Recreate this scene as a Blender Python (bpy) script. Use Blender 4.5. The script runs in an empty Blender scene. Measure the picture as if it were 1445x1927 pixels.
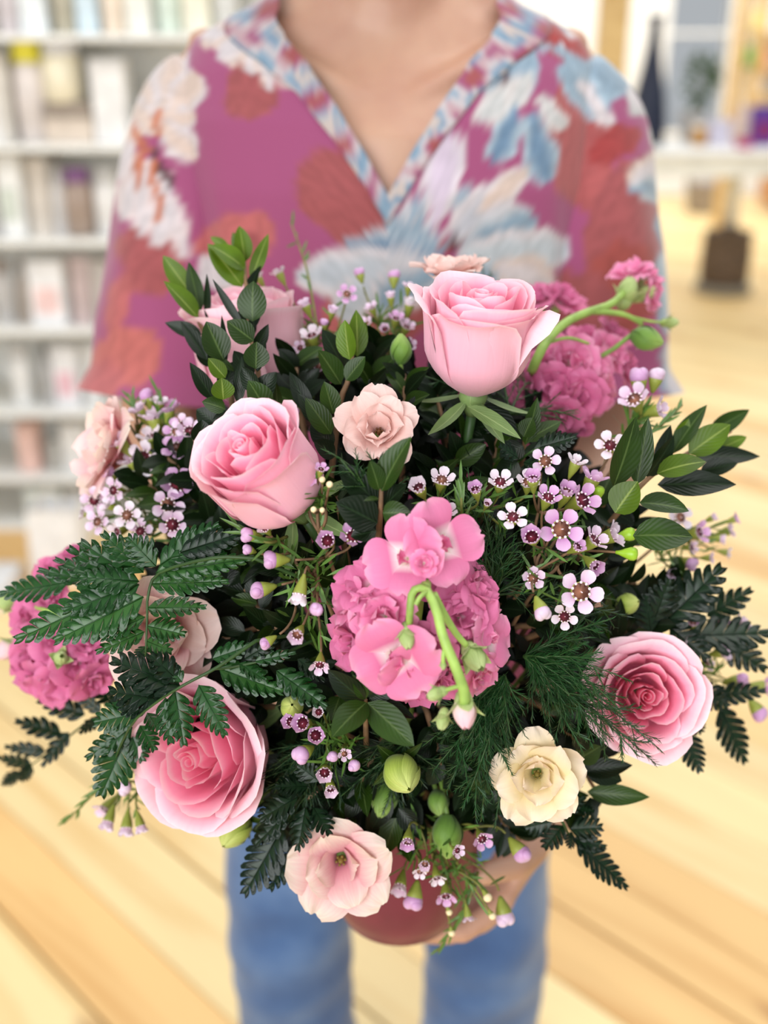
import bpy, math, random
import numpy as np
from mathutils import Vector, Matrix

# ------------------------------------------------------------------ camera
SC = bpy.context.scene
COL = SC.collection
F_PX, PITCH, CAM_H = 2050.0, math.radians(23.0), 1.37
CAM = np.array([0.0, 0.0, CAM_H])
RIGHT = np.array([1.0, 0, 0])
FWD = np.array([0, math.cos(PITCH), -math.sin(PITCH)])
UP = np.array([0, math.sin(PITCH), math.cos(PITCH)])

cd = bpy.data.cameras.new('camera')
cam = bpy.data.objects.new('camera', cd)
COL.objects.link(cam)
cam.location = CAM
cam.rotation_euler = (math.pi / 2 - PITCH, 0, 0)
cd.sensor_fit = 'VERTICAL'
cd.sensor_height = 36.0
cd.lens = F_PX / 1927.0 * 36.0
cd.clip_start = 0.02
cd.dof.use_dof = True
cd.dof.focus_distance = 0.535
cd.dof.aperture_fstop = 3.8
SC.camera = cam

# ------------------------------------------------------------------ light
world = bpy.data.worlds.new('world')
SC.world = world
world.use_nodes = True
bg = world.node_tree.nodes['Background']
bg.inputs[0].default_value = (0.90, 0.95, 1.0, 1)
bg.inputs[1].default_value = 0.45


def area_light(name, loc, target, sx, sy, power, color=(1, 1, 1)):
    ld = bpy.data.lights.new(name, 'AREA')
    ld.shape = 'RECTANGLE'
    ld.size, ld.size_y = sx, sy
    ld.energy = power
    ld.color = color
    o = bpy.data.objects.new(name, ld)
    COL.objects.link(o)
    o.location = loc
    d = Vector(target) - Vector(loc)
    o.rotation_euler = d.to_track_quat('-Z', 'Y').to_euler()
    return o


area_light('front_key_light', (-0.85, -1.6, 1.85), (0, 0.6, 1.08), 2.0, 1.5, 74, (0.98, 0.985, 1.0))  # added key lamp brightening the bouquet from the camera side; no window stands here
area_light('overhead_fill_front', (0.7, 0.7, 3.0), (0.1, 0.7, 0), 1.6, 1.2, 26, (1, 0.98, 0.95))  # unseen area lamp giving soft top light; no ceiling fixture is modelled
area_light('overhead_fill_back', (0.6, 4.2, 3.2), (0.6, 4.2, 0), 4.0, 3.0, 102, (1, 0.98, 0.96))  # unseen area lamp over the floor behind the person, without any fitting
area_light('shelf_fill_light', (-1.3, 1.9, 3.0), (-1.2, 3.2, 1.0), 1.4, 0.8, 27, (1, 0.98, 0.96))  # extra lamp added to lift the dim shelf goods; no real fixture
area_light('far_end_fill_light', (2.6, 9.2, 3.25), (2.6, 9.6, 0.5), 4.0, 2.0, 190, (1, 0.98, 0.96))  # extra lamp added to brighten the dim far wall around the window

vs = SC.view_settings
vs.view_transform = 'Standard'
vs.look = 'None'
vs.exposure = 0.09
vs.gamma = 1.0
vs.use_curve_mapping = False

# ------------------------------------------------------------------ helpers
RNG = np.random.default_rng(7)


def P(px, py, d):
    """point seen at a pixel of the photograph, at a depth in metres"""
    return CAM + RIGHT * ((px - 722.5) / F_PX * d) - UP * ((py - 963.5) / F_PX * d) + FWD * d


def to_px(p):
    q = np.asarray(p) - CAM
    d = q @ FWD
    return 722.5 + F_PX * (q @ RIGHT) / d, 963.5 - F_PX * (q @ UP) / d


def CV(x, y, z):
    """direction: x right, y up, z towards the viewer of the bouquet"""
    v = RIGHT * x + UP * y - FWD * z
    return v / np.linalg.norm(v)


def at_y(px, py, Y):
    """point on the vertical plane y = Y"""
    r = RIGHT * ((px - 722.5) / F_PX) - UP * ((py - 963.5) / F_PX) + FWD
    return CAM + r * (Y / r[1])


def at_z(px, py, Z):
    r = RIGHT * ((px - 722.5) / F_PX) - UP * ((py - 963.5) / F_PX) + FWD
    return CAM + r * ((Z - CAM_H) / r[2])


def dome(px, py):
    r2 = ((px - 735) / 620.0) ** 2 + ((py - 1120) / 620.0) ** 2
    return 0.500 + 0.105 * r2


def unit(v):
    v = np.asarray(v, float)
    return v / max(1e-9, np.linalg.norm(v))


def lin(c):
    return tuple((x / 255 / 12.92) if x / 255 <= 0.04045 else ((x / 255 + 0.055) / 1.055) ** 2.4 for x in c)


class MB:
    """collects vertices and faces; build() links them as ONE mesh object"""

    def __init__(s):
        s.v, s.f, s.uv, s.mi, s.col = [], [], [], [], None

    def add(s, pts, faces, uvs=None, mi=0):
        n = len(s.v)
        s.v.extend([tuple(p) for p in pts])
        s.f.extend([tuple(i + n for i in f) for f in faces])
        s.mi.extend([mi] * len(faces))
        s.uv.extend([tuple(u) for u in uvs] if uvs is not None else [(0.5, 0.5)] * len(pts))

    def grid(s, g, uv=None, mi=0, wrap=False):
        g = np.asarray(g)
        nv, nu = g.shape[0], g.shape[1]
        if uv is None:
            uu, vv = np.meshgrid(np.linspace(0, 1, nu), np.linspace(0, 1, nv))
            uv = np.stack([uu, vv], -1)
        fs = []
        for j in range(nv - 1):
            for i in range(nu if wrap else nu - 1):
                i2 = (i + 1) % nu
                fs.append((j * nu + i, j * nu + i2, (j + 1) * nu + i2, (j + 1) * nu + i))
        s.add(g.reshape(-1, 3), fs, np.asarray(uv).reshape(-1, 2), mi)

    def tube(s, pts, radii, sides=6, mi=0, cap=True, ref=None):
        pts = np.asarray(pts, float)
        n = len(pts)
        if np.isscalar(radii):
            radii = [radii] * n
        tang = np.gradient(pts, axis=0)
        tang /= np.maximum(1e-9, np.linalg.norm(tang, axis=1))[:, None]
        nrm = np.array(ref, float) if ref is not None else (np.array([0, 0, 1.0]) if abs(tang[0][2]) < 0.9 else np.array([1.0, 0, 0]))
        rows, uvs = [], []
        L = 0
        for k in range(n):
            t = tang[k]
            nrm = nrm - t * (nrm @ t)
            nrm = unit(nrm)
            b = np.cross(t, nrm)
            r = radii[k]
            ra, rb = (r, r) if np.isscalar(r) else r
            a = np.arange(sides) * 2 * math.pi / sides
            rows.append(pts[k] + np.outer(np.cos(a) * ra, nrm) + np.outer(np.sin(a) * rb, b))
            if k:
                L += np.linalg.norm(pts[k] - pts[k - 1])
            uvs.append(np.stack([a / 6.283, np.full(sides, L)], -1))
        base = len(s.v)
        s.grid(np.array(rows), np.array(uvs), mi, wrap=True)
        if cap:
            s.f.append(tuple(base + i for i in range(sides))[::-1])
            s.f.append(tuple(base + (n - 1) * sides + i for i in range(sides)))
            s.mi.extend([mi, mi])

    def lathe(s, prof, sides=24, mi=0, M=None, cap=True):
        a = np.arange(sides) * 2 * math.pi / sides
        rows = [np.stack([np.cos(a) * r, np.sin(a) * r, np.full(sides, z)], -1) for r, z in prof]
        g = np.array(rows)
        if M is not None:
            g = tf(M, g.reshape(-1, 3)).reshape(g.shape)
        base = len(s.v)
        s.grid(g, None, mi, wrap=True)
        if cap:
            s.f.append(tuple(base + i for i in range(sides))[::-1])
            s.f.append(tuple(base + (len(prof) - 1) * sides + i for i in range(sides)))
            s.mi.extend([mi, mi])

    def box(s, lo, hi, mi=0, bev=0.0, M=None):
        x0, y0, z0 = lo
        x1, y1, z1 = hi
        if bev <= 0:
            p = np.array([(x0, y0, z0), (x1, y0, z0), (x1, y1, z0), (x0, y1, z0), (x0, y0, z1), (x1, y0, z1), (x1, y1, z1), (x0, y1, z1)])
            f = [(3, 2, 1, 0), (4, 5, 6, 7), (0, 1, 5, 4), (1, 2, 6, 5), (2, 3, 7, 6), (3, 0, 4, 7)]
        else:
            b = bev
            rings = []
            for (z, i) in ((z0, b), (z0 + b, 0), (z1 - b, 0), (z1, b)):
                c = b + i
                rings += [(x0 + c, y0 + i, z), (x1 - c, y0 + i, z), (x1 - i, y0 + c, z), (x1 - i, y1 - c, z),
                          (x1 - c, y1 - i, z), (x0 + c, y1 - i, z), (x0 + i, y1 - c, z), (x0 + i, y0 + c, z)]
            p = np.array(rings)
            f = [tuple(range(8))[::-1], tuple(range(24, 32))]
            for k in range(3):
                for i in range(8):
                    j = (i + 1) % 8
                    f.append((k * 8 + i, k * 8 + j, k * 8 + 8 + j, k * 8 + 8 + i))
        if M is not None:
            p = tf(M, p)
        s.add(p, f, None, mi)

    def ball(s, c, r, seg=12, ring=8, mi=0, M=None):
        r = np.broadcast_to(np.asarray(r, float), 3)
        rows = []
        for j in range(ring + 1):
            th = math.pi * j / ring
            th = min(max(th, 0.02), math.pi - 0.02)
            a = np.arange(seg) * 2 * math.pi / seg
            rows.append(np.stack([np.cos(a) * math.sin(th) * r[0], np.sin(a) * math.sin(th) * r[1], np.full(seg, -math.cos(th) * r[2])], -1))
        g = np.array(rows)
        if M is not None:
            g = tf(M, g.reshape(-1, 3)).reshape(g.shape)
        g = g + np.asarray(c)
        base = len(s.v)
        s.grid(g, None, mi, wrap=True)
        s.f.append(tuple(base + i for i in range(seg))[::-1])
        s.f.append(tuple(base + ring * seg + i for i in range(seg)))
        s.mi.extend([mi, mi])

    def mesh(s, name, mats, smooth=True):
        me = bpy.data.meshes.new(name)
        me.from_pydata(s.v, [], s.f)
        if not isinstance(mats, (list, tuple)):
            mats = [mats]
        for m in mats:
            me.materials.append(m)
        if len(mats) > 1:
            me.polygons.foreach_set('material_index', np.array(s.mi, dtype=np.int32))
        me.polygons.foreach_set('use_smooth', np.full(len(s.f), smooth))
        uvl = me.uv_layers.new(name='UVMap')
        li = np.zeros(len(me.loops), dtype=np.int32)
        me.loops.foreach_get('vertex_index', li)
        uvl.data.foreach_set('uv', np.array(s.uv, dtype=np.float32)[li].ravel())
        me.update()
        return me

    def build(s, name, mats, parent=None, M=None, smooth=True):
        return link(name, s.mesh(name, mats, smooth), parent, M)


def tf(M, pts):
    M = np.asarray(M)
    return np.asarray(pts) @ M[:3, :3].T + M[:3, 3]


def link(name, me, parent=None, M=None):
    o = bpy.data.objects.new(name, me)
    COL.objects.link(o)
    if parent is not None:
        o.parent = parent
    if M is not None:
        o.matrix_local = Matrix(np.asarray(M).tolist())
    return o


def frame(loc, z, xhint=None, scale=1.0):
    """matrix whose local +Z points along z"""
    z = unit(z)
    h = np.array(xhint, float) if xhint is not None else (np.array([0.3, 0.2, 1.0]) if abs(z[2]) < 0.8 else np.array([1.0, 0.1, 0]))
    x = h - z * (h @ z)
    x = unit(x)
    y = np.cross(z, x)
    M = np.eye(4)
    M[:3, 0], M[:3, 1], M[:3, 2], M[:3, 3] = x * scale, y * scale, z * scale, loc
    return M


def rotz(a):
    M = np.eye(4)
    c, s = math.cos(a), math.sin(a)
    M[0, 0], M[0, 1], M[1, 0], M[1, 1] = c, -s, s, c
    return M


def tag(o, label, cat, group=None, kind=None):
    o['label'] = label
    o['category'] = cat
    if group:
        o['group'] = group
    if kind:
        o['kind'] = kind
    return o


def thing(name, label, cat, loc, group=None):
    o = bpy.data.objects.new(name, None)
    o.empty_display_size = 0.01
    COL.objects.link(o)
    o.location = tuple(loc)
    return tag(o, label, cat, group)


def inv_loc(t):
    M = np.eye(4)
    M[:3, 3] = -np.array(t.location)
    return M


def wpart(t, M):
    """world matrix -> local matrix of a part under an Empty that is only moved"""
    return inv_loc(t) @ np.asarray(M)


def bez(p0, p1, p2, n=8):
    t = np.linspace(0, 1, n)[:, None]
    p0, p1, p2 = map(np.asarray, (p0, p1, p2))
    return (1 - t) ** 2 * p0 + 2 * t * (1 - t) * p1 + t * t * p2


def spline(pts, n=16):
    pts = np.asarray(pts, float)
    if len(pts) < 3:
        t = np.linspace(0, 1, n)[:, None]
        return pts[0] * (1 - t) + pts[-1] * t
    P_ = np.vstack([2 * pts[0] - pts[1], pts, 2 * pts[-1] - pts[-2]])
    out = []
    m = len(pts) - 1
    for k in range(n):
        x = k / (n - 1) * m
        i = min(int(x), m - 1)
        t = x - i
        a, b, c, d = P_[i:i + 4]
        out.append(0.5 * ((2 * b) + (-a + c) * t + (2 * a - 5 * b + 4 * c - d) * t * t + (-a + 3 * b - 3 * c + d) * t ** 3))
    return np.array(out)


# ------------------------------------------------------------------ materials
def new_mat(name):
    m = bpy.data.materials.new(name)
    m.use_nodes = True
    nt = m.node_tree
    for n in list(nt.nodes):
        nt.nodes.remove(n)
    out = nt.nodes.new('ShaderNodeOutputMaterial')
    b = nt.nodes.new('ShaderNodeBsdfPrincipled')
    nt.links.new(b.outputs[0], out.inputs[0])
    return m, nt, b, out


def N(nt, kind, **kw):
    n = nt.nodes.new(kind)
    for k, v in kw.items():
        setattr(n, k, v)
    return n


def ramp(nt, stops, fac=None):
    r = N(nt, 'ShaderNodeValToRGB')
    e = r.color_ramp.elements
    e[0].position, e[0].color = stops[0][0], (*lin(stops[0][1]), 1)
    e[1].position, e[1].color = stops[-1][0], (*lin(stops[-1][1]), 1)
    for p, c in stops[1:-1]:
        x = e.new(p)
        x.color = (*lin(c), 1)
    if fac is not None:
        nt.links.new(fac, r.inputs[0])
    return r


def mixc(nt, a, b, fac, mode='MIX'):
    m = N(nt, 'ShaderNodeMix', data_type='RGBA', blend_type=mode)
    for sock, val in ((m.inputs[6], a), (m.inputs[7], b)):
        if isinstance(val, tuple):
            sock.default_value = (*val[:3], 1)
        else:
            nt.links.new(val, sock)
    if isinstance(fac, (int, float)):
        m.inputs[0].default_value = fac
    else:
        nt.links.new(fac, m.inputs[0])
    return m.outputs[2]


def translucent(nt, b, out, colsock, amount):
    tr = N(nt, 'ShaderNodeBsdfTranslucent')
    nt.links.new(colsock, tr.inputs[0])
    mx = N(nt, 'ShaderNodeMixShader')
    mx.inputs[0].default_value = amount
    nt.links.new(b.outputs[0], mx.inputs[1])
    nt.links.new(tr.outputs[0], mx.inputs[2])
    nt.links.new(mx.outputs[0], out.inputs[0])


def simple(name, c, rough=0.6, var=0.12, scale=30, spec=0.4, metal=0.0, bump=0.0, coat=0.0):
    m, nt, b, out = new_mat(name)
    tc = N(nt, 'ShaderNodeTexCoord')
    no = N(nt, 'ShaderNodeTexNoise')
    no.inputs['Scale'].default_value = scale
    no.inputs['Detail'].default_value = 4
    nt.links.new(tc.outputs['Object'], no.inputs['Vector'])
    dark = tuple(x * (1 - var) for x in c)
    lite = tuple(min(255, x * (1 + var)) for x in c)
    r = ramp(nt, [(0.3, dark), (0.7, lite)], no.outputs[0])
    nt.links.new(r.outputs[0], b.inputs['Base Color'])
    b.inputs['Roughness'].default_value = rough
    b.inputs['Specular IOR Level'].default_value = spec
    b.inputs['Metallic'].default_value = metal
    b.inputs['Coat Weight'].default_value = coat
    if bump:
        bp = N(nt, 'ShaderNodeBump')
        bp.inputs['Strength'].default_value = bump
        bp.inputs['Distance'].default_value = 0.002
        nt.links.new(no.outputs[0], bp.inputs['Height'])
        nt.links.new(bp.outputs[0], b.inputs['Normal'])
    return m


def petal_mat(name, stops, vein=0.10, trans=0.3, rough=0.55, vein_col=None, vscale=26, sheen=0.15):
    """stops run from the claw of the petal (0) to its rim (1)"""
    m, nt, b, out = new_mat(name)
    uv = N(nt, 'ShaderNodeUVMap')
    sep = N(nt, 'ShaderNodeSeparateXYZ')
    nt.links.new(uv.outputs[0], sep.inputs[0])
    r = ramp(nt, stops, sep.outputs[1])
    mp = N(nt, 'ShaderNodeMapping')
    mp.inputs['Scale'].default_value = (vscale, 2.2, 1)
    nt.links.new(uv.outputs[0], mp.inputs[0])
    no = N(nt, 'ShaderNodeTexNoise')
    no.inputs['Scale'].default_value = 1.0
    no.inputs['Detail'].default_value = 3
    no.inputs['Distortion'].default_value = 0.5
    nt.links.new(mp.outputs[0], no.inputs['Vector'])
    mr = N(nt, 'ShaderNodeMapRange')
    mr.inputs[1].default_value, mr.inputs[2].default_value = 0.45, 0.75
    mr.inputs[3].default_value, mr.inputs[4].default_value = 0.0, 1.0
    nt.links.new(no.outputs[0], mr.inputs[0])
    mul = N(nt, 'ShaderNodeMath', operation='MULTIPLY')
    nt.links.new(mr.outputs[0], mul.inputs[0])
    mul.inputs[1].default_value = vein * 2.2
    vc = lin(vein_col) if vein_col else tuple(x * y for x, y in zip(lin(stops[len(stops) // 2][1]), (0.88, 0.6, 0.72)))
    c = mixc(nt, r.outputs[0], vc, mul.outputs[0])
    nt.links.new(c, b.inputs['Base Color'])
    b.inputs['Roughness'].default_value = rough
    b.inputs['Specular IOR Level'].default_value = 0.3
    b.inputs['Sheen Weight'].default_value = sheen
    bp = N(nt, 'ShaderNodeBump')
    bp.inputs['Strength'].default_value = 0.25
    bp.inputs['Distance'].default_value = 0.0006
    nt.links.new(no.outputs[0], bp.inputs['Height'])
    nt.links.new(bp.outputs[0], b.inputs['Normal'])
    translucent(nt, b, out, c, trans)
    return m


def leaf_mat(name, c, mid, rough=0.4, spec=0.3, trans=0.15, veins=0.05, var=0.2):
    m, nt, b, out = new_mat(name)
    uv = N(nt, 'ShaderNodeUVMap')
    sep = N(nt, 'ShaderNodeSeparateXYZ')
    nt.links.new(uv.outputs[0], sep.inputs[0])
    # distance from the midrib
    su = N(nt, 'ShaderNodeMath', operation='SUBTRACT')
    nt.links.new(sep.outputs[0], su.inputs[0])
    su.inputs[1].default_value = 0.5
    ab = N(nt, 'ShaderNodeMath', operation='ABSOLUTE')
    nt.links.new(su.outputs[0], ab.inputs[0])
    rib = N(nt, 'ShaderNodeMapRange')
    rib.inputs[1].default_value, rib.inputs[2].default_value = 0.015, 0.05
    rib.inputs[3].default_value, rib.inputs[4].default_value = 0.8, 0.0
    nt.links.new(ab.outputs[0], rib.inputs[0])
    # side veins run forward from the midrib
    ad = N(nt, 'ShaderNodeMath', operation='MULTIPLY_ADD')
    nt.links.new(ab.outputs[0], ad.inputs[0])
    ad.inputs[1].default_value = -0.9
    nt.links.new(sep.outputs[1], ad.inputs[2])
    sn = N(nt, 'ShaderNodeMath', operation='MULTIPLY')
    nt.links.new(ad.outputs[0], sn.inputs[0])
    sn.inputs[1].default_value = 48.0
    si = N(nt, 'ShaderNodeMath', operation='SINE')
    nt.links.new(sn.outputs[0], si.inputs[0])
    sv = N(nt, 'ShaderNodeMapRange')
    sv.inputs[1].default_value, sv.inputs[2].default_value = 0.75, 1.0
    sv.inputs[3].default_value, sv.inputs[4].default_value = 0.0, veins
    nt.links.new(si.outputs[0], sv.inputs[0])
    tc = N(nt, 'ShaderNodeTexCoord')
    no = N(nt, 'ShaderNodeTexNoise')
    no.inputs['Scale'].default_value = 60
    nt.links.new(tc.outputs['Object'], no.inputs['Vector'])
    oi = N(nt, 'ShaderNodeObjectInfo')
    hs = N(nt, 'ShaderNodeHueSaturation')
    hv = N(nt, 'ShaderNodeMapRange')
    hv.inputs[3].default_value, hv.inputs[4].default_value = 1 - var, 1 + var
    nt.links.new(oi.outputs['Random'], hv.inputs[0])
    nt.links.new(hv.outputs[0], hs.inputs['Value'])
    r = ramp(nt, [(0.3, tuple(x * 0.85 for x in c)), (0.75, tuple(min(255, x * 1.12) for x in c))], no.outputs[0])
    nt.links.new(r.outputs[0], hs.inputs['Color'])
    c1 = mixc(nt, hs.outputs[0], lin(mid), sv.outputs[0])
    c2 = mixc(nt, c1, lin(mid), rib.outputs[0])
    nt.links.new(c2, b.inputs['Base Color'])
    b.inputs['Roughness'].default_value = rough
    b.inputs['Specular IOR Level'].default_value = spec
    bp = N(nt, 'ShaderNodeBump')
    bp.inputs['Strength'].default_value = 0.10
    bp.inputs['Distance'].default_value = 0.0006
    nt.links.new(si.outputs[0], bp.inputs['Height'])
    nt.links.new(bp.outputs[0], b.inputs['Normal'])
    translucent(nt, b, out, c2, trans)
    return m


MAT = {}
# ------------------------------------------------------------------ the shop: floor, walls, window
def wood_mat(name, c, dark, scale=1.0, knots=True, rough=0.45):
    m, nt, b, out = new_mat(name)
    tc = N(nt, 'ShaderNodeTexCoord')
    oi = N(nt, 'ShaderNodeObjectInfo')
    off = N(nt, 'ShaderNodeVectorMath', operation='SCALE')
    off.inputs[0].default_value = (7.3, 3.1, 1.7)
    nt.links.new(oi.outputs['Random'], off.inputs['Scale'])
    add = N(nt, 'ShaderNodeVectorMath', operation='ADD')
    nt.links.new(tc.outputs['Object'], add.inputs[0])
    nt.links.new(off.outputs[0], add.inputs[1])
    mp = N(nt, 'ShaderNodeMapping')
    mp.inputs['Scale'].default_value = (0.9 * scale, 9 * scale, 9 * scale)
    nt.links.new(add.outputs[0], mp.inputs[0])
    no = N(nt, 'ShaderNodeTexNoise')
    no.inputs['Scale'].default_value = 1.6
    no.inputs['Detail'].default_value = 5
    no.inputs['Distortion'].default_value = 0.6
    nt.links.new(mp.outputs[0], no.inputs['Vector'])
    r = ramp(nt, [(0.30, dark), (0.52, c), (0.8, tuple(min(255, x * 1.04) for x in c))], no.outputs[0])
    col = r.outputs[0]
    if knots:
        vo = N(nt, 'ShaderNodeTexVoronoi')
        vo.inputs['Scale'].default_value = 1.0
        mp2 = N(nt, 'ShaderNodeMapping')
        mp2.inputs['Scale'].default_value = (1.6, 5.0, 1)
        nt.links.new(add.outputs[0], mp2.inputs[0])
        nt.links.new(mp2.outputs[0], vo.inputs['Vector'])
        kr = N(nt, 'ShaderNodeMapRange')
        kr.inputs[1].default_value, kr.inputs[2].default_value = 0.04, 0.13
        kr.inputs[3].default_value, kr.inputs[4].default_value = 0.75, 0.0
        nt.links.new(vo.outputs['Distance'], kr.inputs[0])
        col = mixc(nt, col, lin((150, 98, 55)), kr.outputs[0])
    hs = N(nt, 'ShaderNodeHueSaturation')
    hv = N(nt, 'ShaderNodeMapRange')
    hv.inputs[3].default_value, hv.inputs[4].default_value = 0.88, 1.06
    nt.links.new(oi.outputs['Random'], hv.inputs[0])
    nt.links.new(hv.outputs[0], hs.inputs['Value'])
    nt.links.new(col, hs.inputs['Color'])
    nt.links.new(hs.outputs[0], b.inputs['Base Color'])
    b.inputs['Roughness'].default_value = rough
    b.inputs['Specular IOR Level'].default_value = 0.25
    return m


MAT['pine'] = wood_mat('pale pine', (234, 208, 154), (222, 184, 124))
MAT['pine_warm'] = wood_mat('orange pine', (224, 184, 124), (208, 162, 102))
MAT['joint'] = simple('dark floor joint', (120, 92, 60), 0.9)
MAT['white'] = simple('white paint', (236, 236, 232), 0.5, 0.03)
MAT['wall'] = simple('warm white wall', (232, 232, 228), 0.8, 0.03)
MAT['post'] = wood_mat('pine post', (228, 196, 138), (205, 165, 105), knots=False)
m, nt, b, out = new_mat('window glass')
b.inputs['Base Color'].default_value = (1, 1, 1, 1)
b.inputs['Roughness'].default_value = 0.02
b.inputs['Transmission Weight'].default_value = 1
b.inputs['IOR'].default_value = 1.0
MAT['glass'] = m

BACK_Y = 11.6
mb = MB()
mb.box((-7, -3, -0.06), (8, BACK_Y, -0.012))
floor = mb.build('floor', MAT['joint'], smooth=False)
floor['kind'] = 'structure'
# pine boards laid at 45 degrees: s runs across them, t along them
s_edges = [-3.2]
for s in (-3.05, -2.9, -2.74, -2.59, -2.44, -2.3, -2.14, -1.99, -1.84, -1.69, -1.54, -1.39, -1.24, -1.09, -0.94, -0.79, -0.64, -0.49,
          -0.34, -0.19, -0.04, 0.11, 0.26, 0.412, 0.564, 0.705, 0.864, 0.995, 1.125, 1.256, 1.377, 1.498):
    s_edges.append(s)
while s_edges[-1] < 13.6:
    s_edges.append(s_edges[-1] + 0.148)
WARM = {0.564, 1.125}
c45 = math.sqrt(0.5)
rr = random.Random(5)
for a, bb in zip(s_edges[:-1], s_edges[1:]):
    # board stays inside the room: clip along t
    sm = (a + bb) / 2
    # x = (s - t) * c45 ; y = (s + t) * c45
    t0 = max(sm - 7.8 / c45, -2.8 / c45 - sm)
    t1 = min(sm + 6.8 / c45, BACK_Y / c45 - sm - 0.1)
    if t1 - t0 < 0.4:
        continue
    cut = t0 + (t1 - t0) * rr.uniform(0.3, 0.7) if t1 - t0 > 5 else None
    if 0.3 < sm < 1.8:
        cut = None
    for (u0, u1) in ([(t0, t1)] if cut is None else [(t0, cut), (cut + 0.004, t1)]):
        mb = MB()
        g = 0.0055 if round(a, 3) in (0.564, 0.864, 1.256) else 0.002
        L = (u1 - u0) / 2
        mb.box((-L, -(bb - a) / 2 + g, -0.012), (L, (bb - a) / 2, 0.0), bev=0.0012)
        M = np.eye(4)
        ex = np.array([-c45, c45, 0])
        ey = np.array([c45, c45, 0])
        M[:3, 0], M[:3, 1] = ex, ey
        M[:3, 2] = np.cross(ex, ey)
        M[:3, 3] = ex * (u0 + u1) / 2 + ey * sm
        M[2, 3] = 0
        if M[2, 2] < 0:
            M[:3, 0] *= -1
            M[:3, 2] *= -1
        mb.build('plank', MAT['pine_warm'] if (round(a, 3) in WARM or rr.random() < 0.16) else MAT['pine'], floor, M, smooth=False)

# back wall with a window opening
wx0, wx1, wz0, wz1 = 2.78, 3.36, 0.62, 2.35
mb = MB()
mb.box((-7, BACK_Y, 0), (wx0, BACK_Y + 0.15, 3.4))
mb.box((wx1, BACK_Y, 0), (8, BACK_Y + 0.15, 3.4))
mb.box((wx0, BACK_Y, 0), (wx1, BACK_Y + 0.15, wz0))
mb.box((wx0, BACK_Y, wz1), (wx1, BACK_Y + 0.15, 3.4))
o = mb.build('wall_back', MAT['wall'], smooth=False)
o['kind'] = 'structure'
mb = MB()
for (x0, x1, z0, z1) in ((wx0 - 0.06, wx0, wz0 - 0.06, wz1 + 0.06), (wx1, wx1 + 0.06, wz0 - 0.06, wz1 + 0.06),
                         (wx0, wx1, wz0 - 0.06, wz0), (wx0, wx1, wz1, wz1 + 0.06), (wx0, wx1, 1.5, 1.53)):
    mb.box((x0, BACK_Y - 0.03, z0), (x1, BACK_Y + 0.06, z1), bev=0.004)
win = mb.build('window_1', MAT['white'], smooth=False)
win['kind'] = 'structure'
mb = MB()
mb.box((wx0, BACK_Y + 0.03, wz0), (wx1, BACK_Y + 0.036, wz1))
mb.build('window_pane', MAT['glass'], win, smooth=False)
mb = MB()
mb.box((-7, BACK_Y - 0.02, 0), (8, BACK_Y, 0.12), bev=0.004)
o = mb.build('baseboard_back', MAT['white'], smooth=False)
o['kind'] = 'structure'
mb = MB()
mb.box((-7.1, -3, 0), (-7, BACK_Y, 3.4))
o = mb.build('wall_left', MAT['wall'], smooth=False)
o['kind'] = 'structure'
# pine posts
for n, (px, Y, w) in enumerate(((1152, 8.0, 0.19), (1393, 9.0, 0.085))):
    p = at_y(px, 60, Y)
    mb = MB()
    mb.box((p[0] - w / 2, Y - w / 2, 0), (p[0] + w / 2, Y + w / 2, 3.3), bev=0.008)
    o = mb.build('trim_%d' % (n + 1), MAT['post'], smooth=False)
    o['kind'] = 'structure'

# ------------------------------------------------------------------ shelf unit with goods
SHY = 3.10


def zat(py, Y):
    return at_y(722, py, Y)[2]


ROWS = [zat(p, SHY) for p in (64, 272, 450, 618, 772, 895, 985)]
X0, X1 = -2.1, -0.36
unit_t = thing('display_shelf', 'white metal shop shelf packed with small goods behind the blouse sleeve', 'shelf', (X0, SHY, 0))
mb = MB()
mb.box((X0, SHY + 0.36, 0.05), (X1, SHY + 0.38, 1.95))
mb.build('back_panel', simple('shelf back panel', (224, 224, 220), 0.6, 0.03), unit_t, inv_loc(unit_t), smooth=False)
for x in (X0, (X0 + X1) / 2, X1):
    mb = MB()
    mb.box((x - 0.015, SHY + 0.33, 0.0), (x + 0.015, SHY + 0.36, 1.97), bev=0.003)
    mb.build('upright', MAT['white'], unit_t, inv_loc(unit_t), smooth=False)
for z in ROWS + [ROWS[0] + 0.27]:
    mb = MB()
    mb.box((X0, SHY - 0.02, z - 0.018), (X1, SHY + 0.36, z), bev=0.003)
    mb.build('shelf_board', MAT['white'], unit_t, inv_loc(unit_t), smooth=False)
mb = MB()
mb.box((X0, SHY + 0.02, 0.0), (X1, SHY + 0.36, ROWS[-1] - 0.03), bev=0.003)
mb.build('plinth', MAT['white'], unit_t, inv_loc(unit_t), smooth=False)

CM = {}


def cmat(c, rough=0.5):
    k = (c, rough)
    if k not in CM:
        CM[k] = simple('goods colour %d' % len(CM), c, rough, 0.06, 20)
    return CM[k]


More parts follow.
